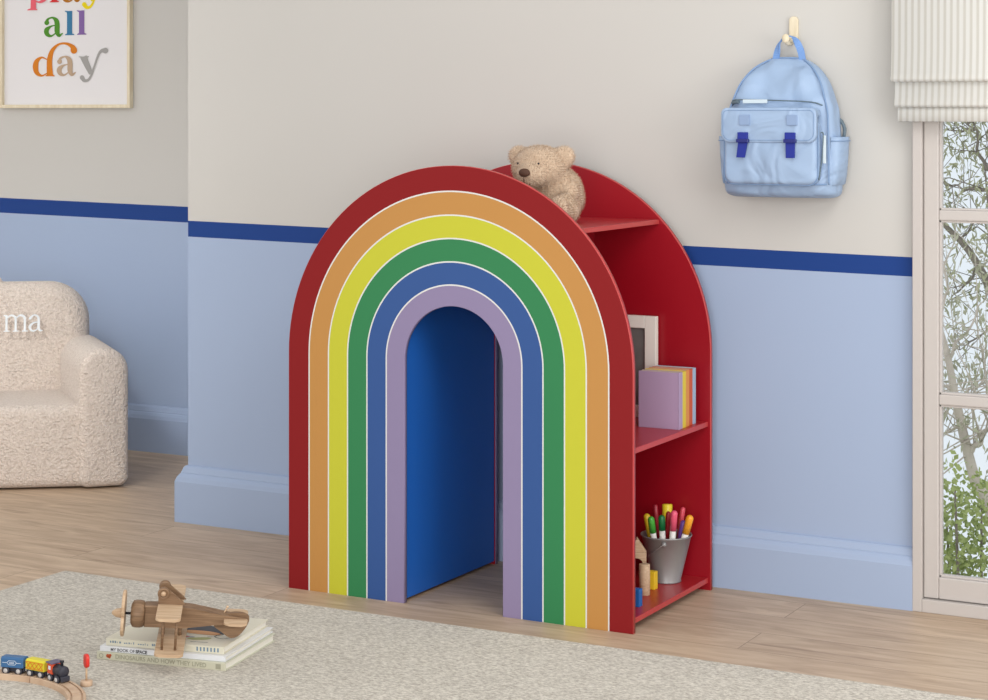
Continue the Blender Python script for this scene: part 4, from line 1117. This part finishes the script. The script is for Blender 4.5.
    for k in range(22):
        top = Vector((rnd.uniform(-.75, .75), rnd.uniform(-.4, .4), rnd.uniform(1.7, 2.85)))
        if k == 0: top = Vector((V(955, 500, y3)[0]-c[0], 0, V(955, 490, y3)[2]-GZ))
        tube(sb, [(top.x*.1, top.y*.1, 0), (top.x*.5, top.y*.6, top.z*.5), tuple(top)], [.03, .02, .006], 6)
        for t in (.45, .55, .65, .75, .84, .92, 1):
            q = Vector((top.x*t, top.y*t, top.z*t)); leaves(lb, q, .19, 170, .042, .013, rnd, .1, 1)
    obj('stems', sb, bark2, root); obj('foliage', lb, lf2, root, recalc=False)
garden()

# ------------------------------------------------------------------ light
w = bpy.data.worlds.new('sky'); scn.world = w; w.use_nodes = True
N = w.node_tree.nodes; L = w.node_tree.links; bg = N['Background']
tc = N.new('ShaderNodeTexCoord'); sp = N.new('ShaderNodeSeparateXYZ'); L.new(tc.outputs['Generated'], sp.inputs[0])
mr = N.new('ShaderNodeMapRange'); mr.inputs[1].default_value = .2; mr.inputs[2].default_value = .8; L.new(sp.outputs[1], mr.inputs[0])
mx = N.new('ShaderNodeMix'); mx.data_type = 'RGBA'; mx.inputs[6].default_value = (1.0, .985, .965, 1); mx.inputs[7].default_value = (.95, 1.04, 1.12, 1)
L.new(mr.outputs[0], mx.inputs[0]); L.new(mx.outputs[2], bg.inputs[0]); bg.inputs[1].default_value = .85
def area(name, loc, target, size, energy, col, sy=None):
    l = bpy.data.lights.new(name, 'AREA'); l.energy = energy; l.color = col; l.shape = 'RECTANGLE'; l.size = size; l.size_y = sy or size
    o = bpy.data.objects.new(name, l); COL.objects.link(o); o.location = loc
    o.rotation_euler = (Vector(target)-Vector(loc)).to_track_quat('-Z', 'Y').to_euler(); return o
area('ceiling_lamp_light', (2.9, -1.9, 2.9), (.4, .2, .5), 1.3, 34, (1, .98, .95))
area('room_window_light', (4.1, -1.5, 1.25), (.6, .35, .5), 1.6, 38, (1, .99, .975))
area('front_fill_light', (2.7, -5.8, 1.15), (-.6, 1.0, .3), 2.4, 125, (1, .99, .98))  # added soft fill beside the camera to flatten the room light
l_ = area('alcove_fill_spot', (-.4, -2.4, 2.8), (-1.75, 1.3, .25), .6, 1.7, (1, .985, .96)); l_.data.spread = R(32)  # added narrow fill, brightens the dark alcove only
area('alcove_side_fill', (-3.3, -.9, 1.0), (-1.3, 1.3, .4), 1.4, 9, (1, .985, .96))  # added fill from the left for alcove wall and chair

scn.view_settings.view_transform = 'Standard'; scn.view_settings.look = 'None'
scn.view_settings.gamma = 1; scn.view_settings.use_curve_mapping = False
scn.view_settings.exposure = 0
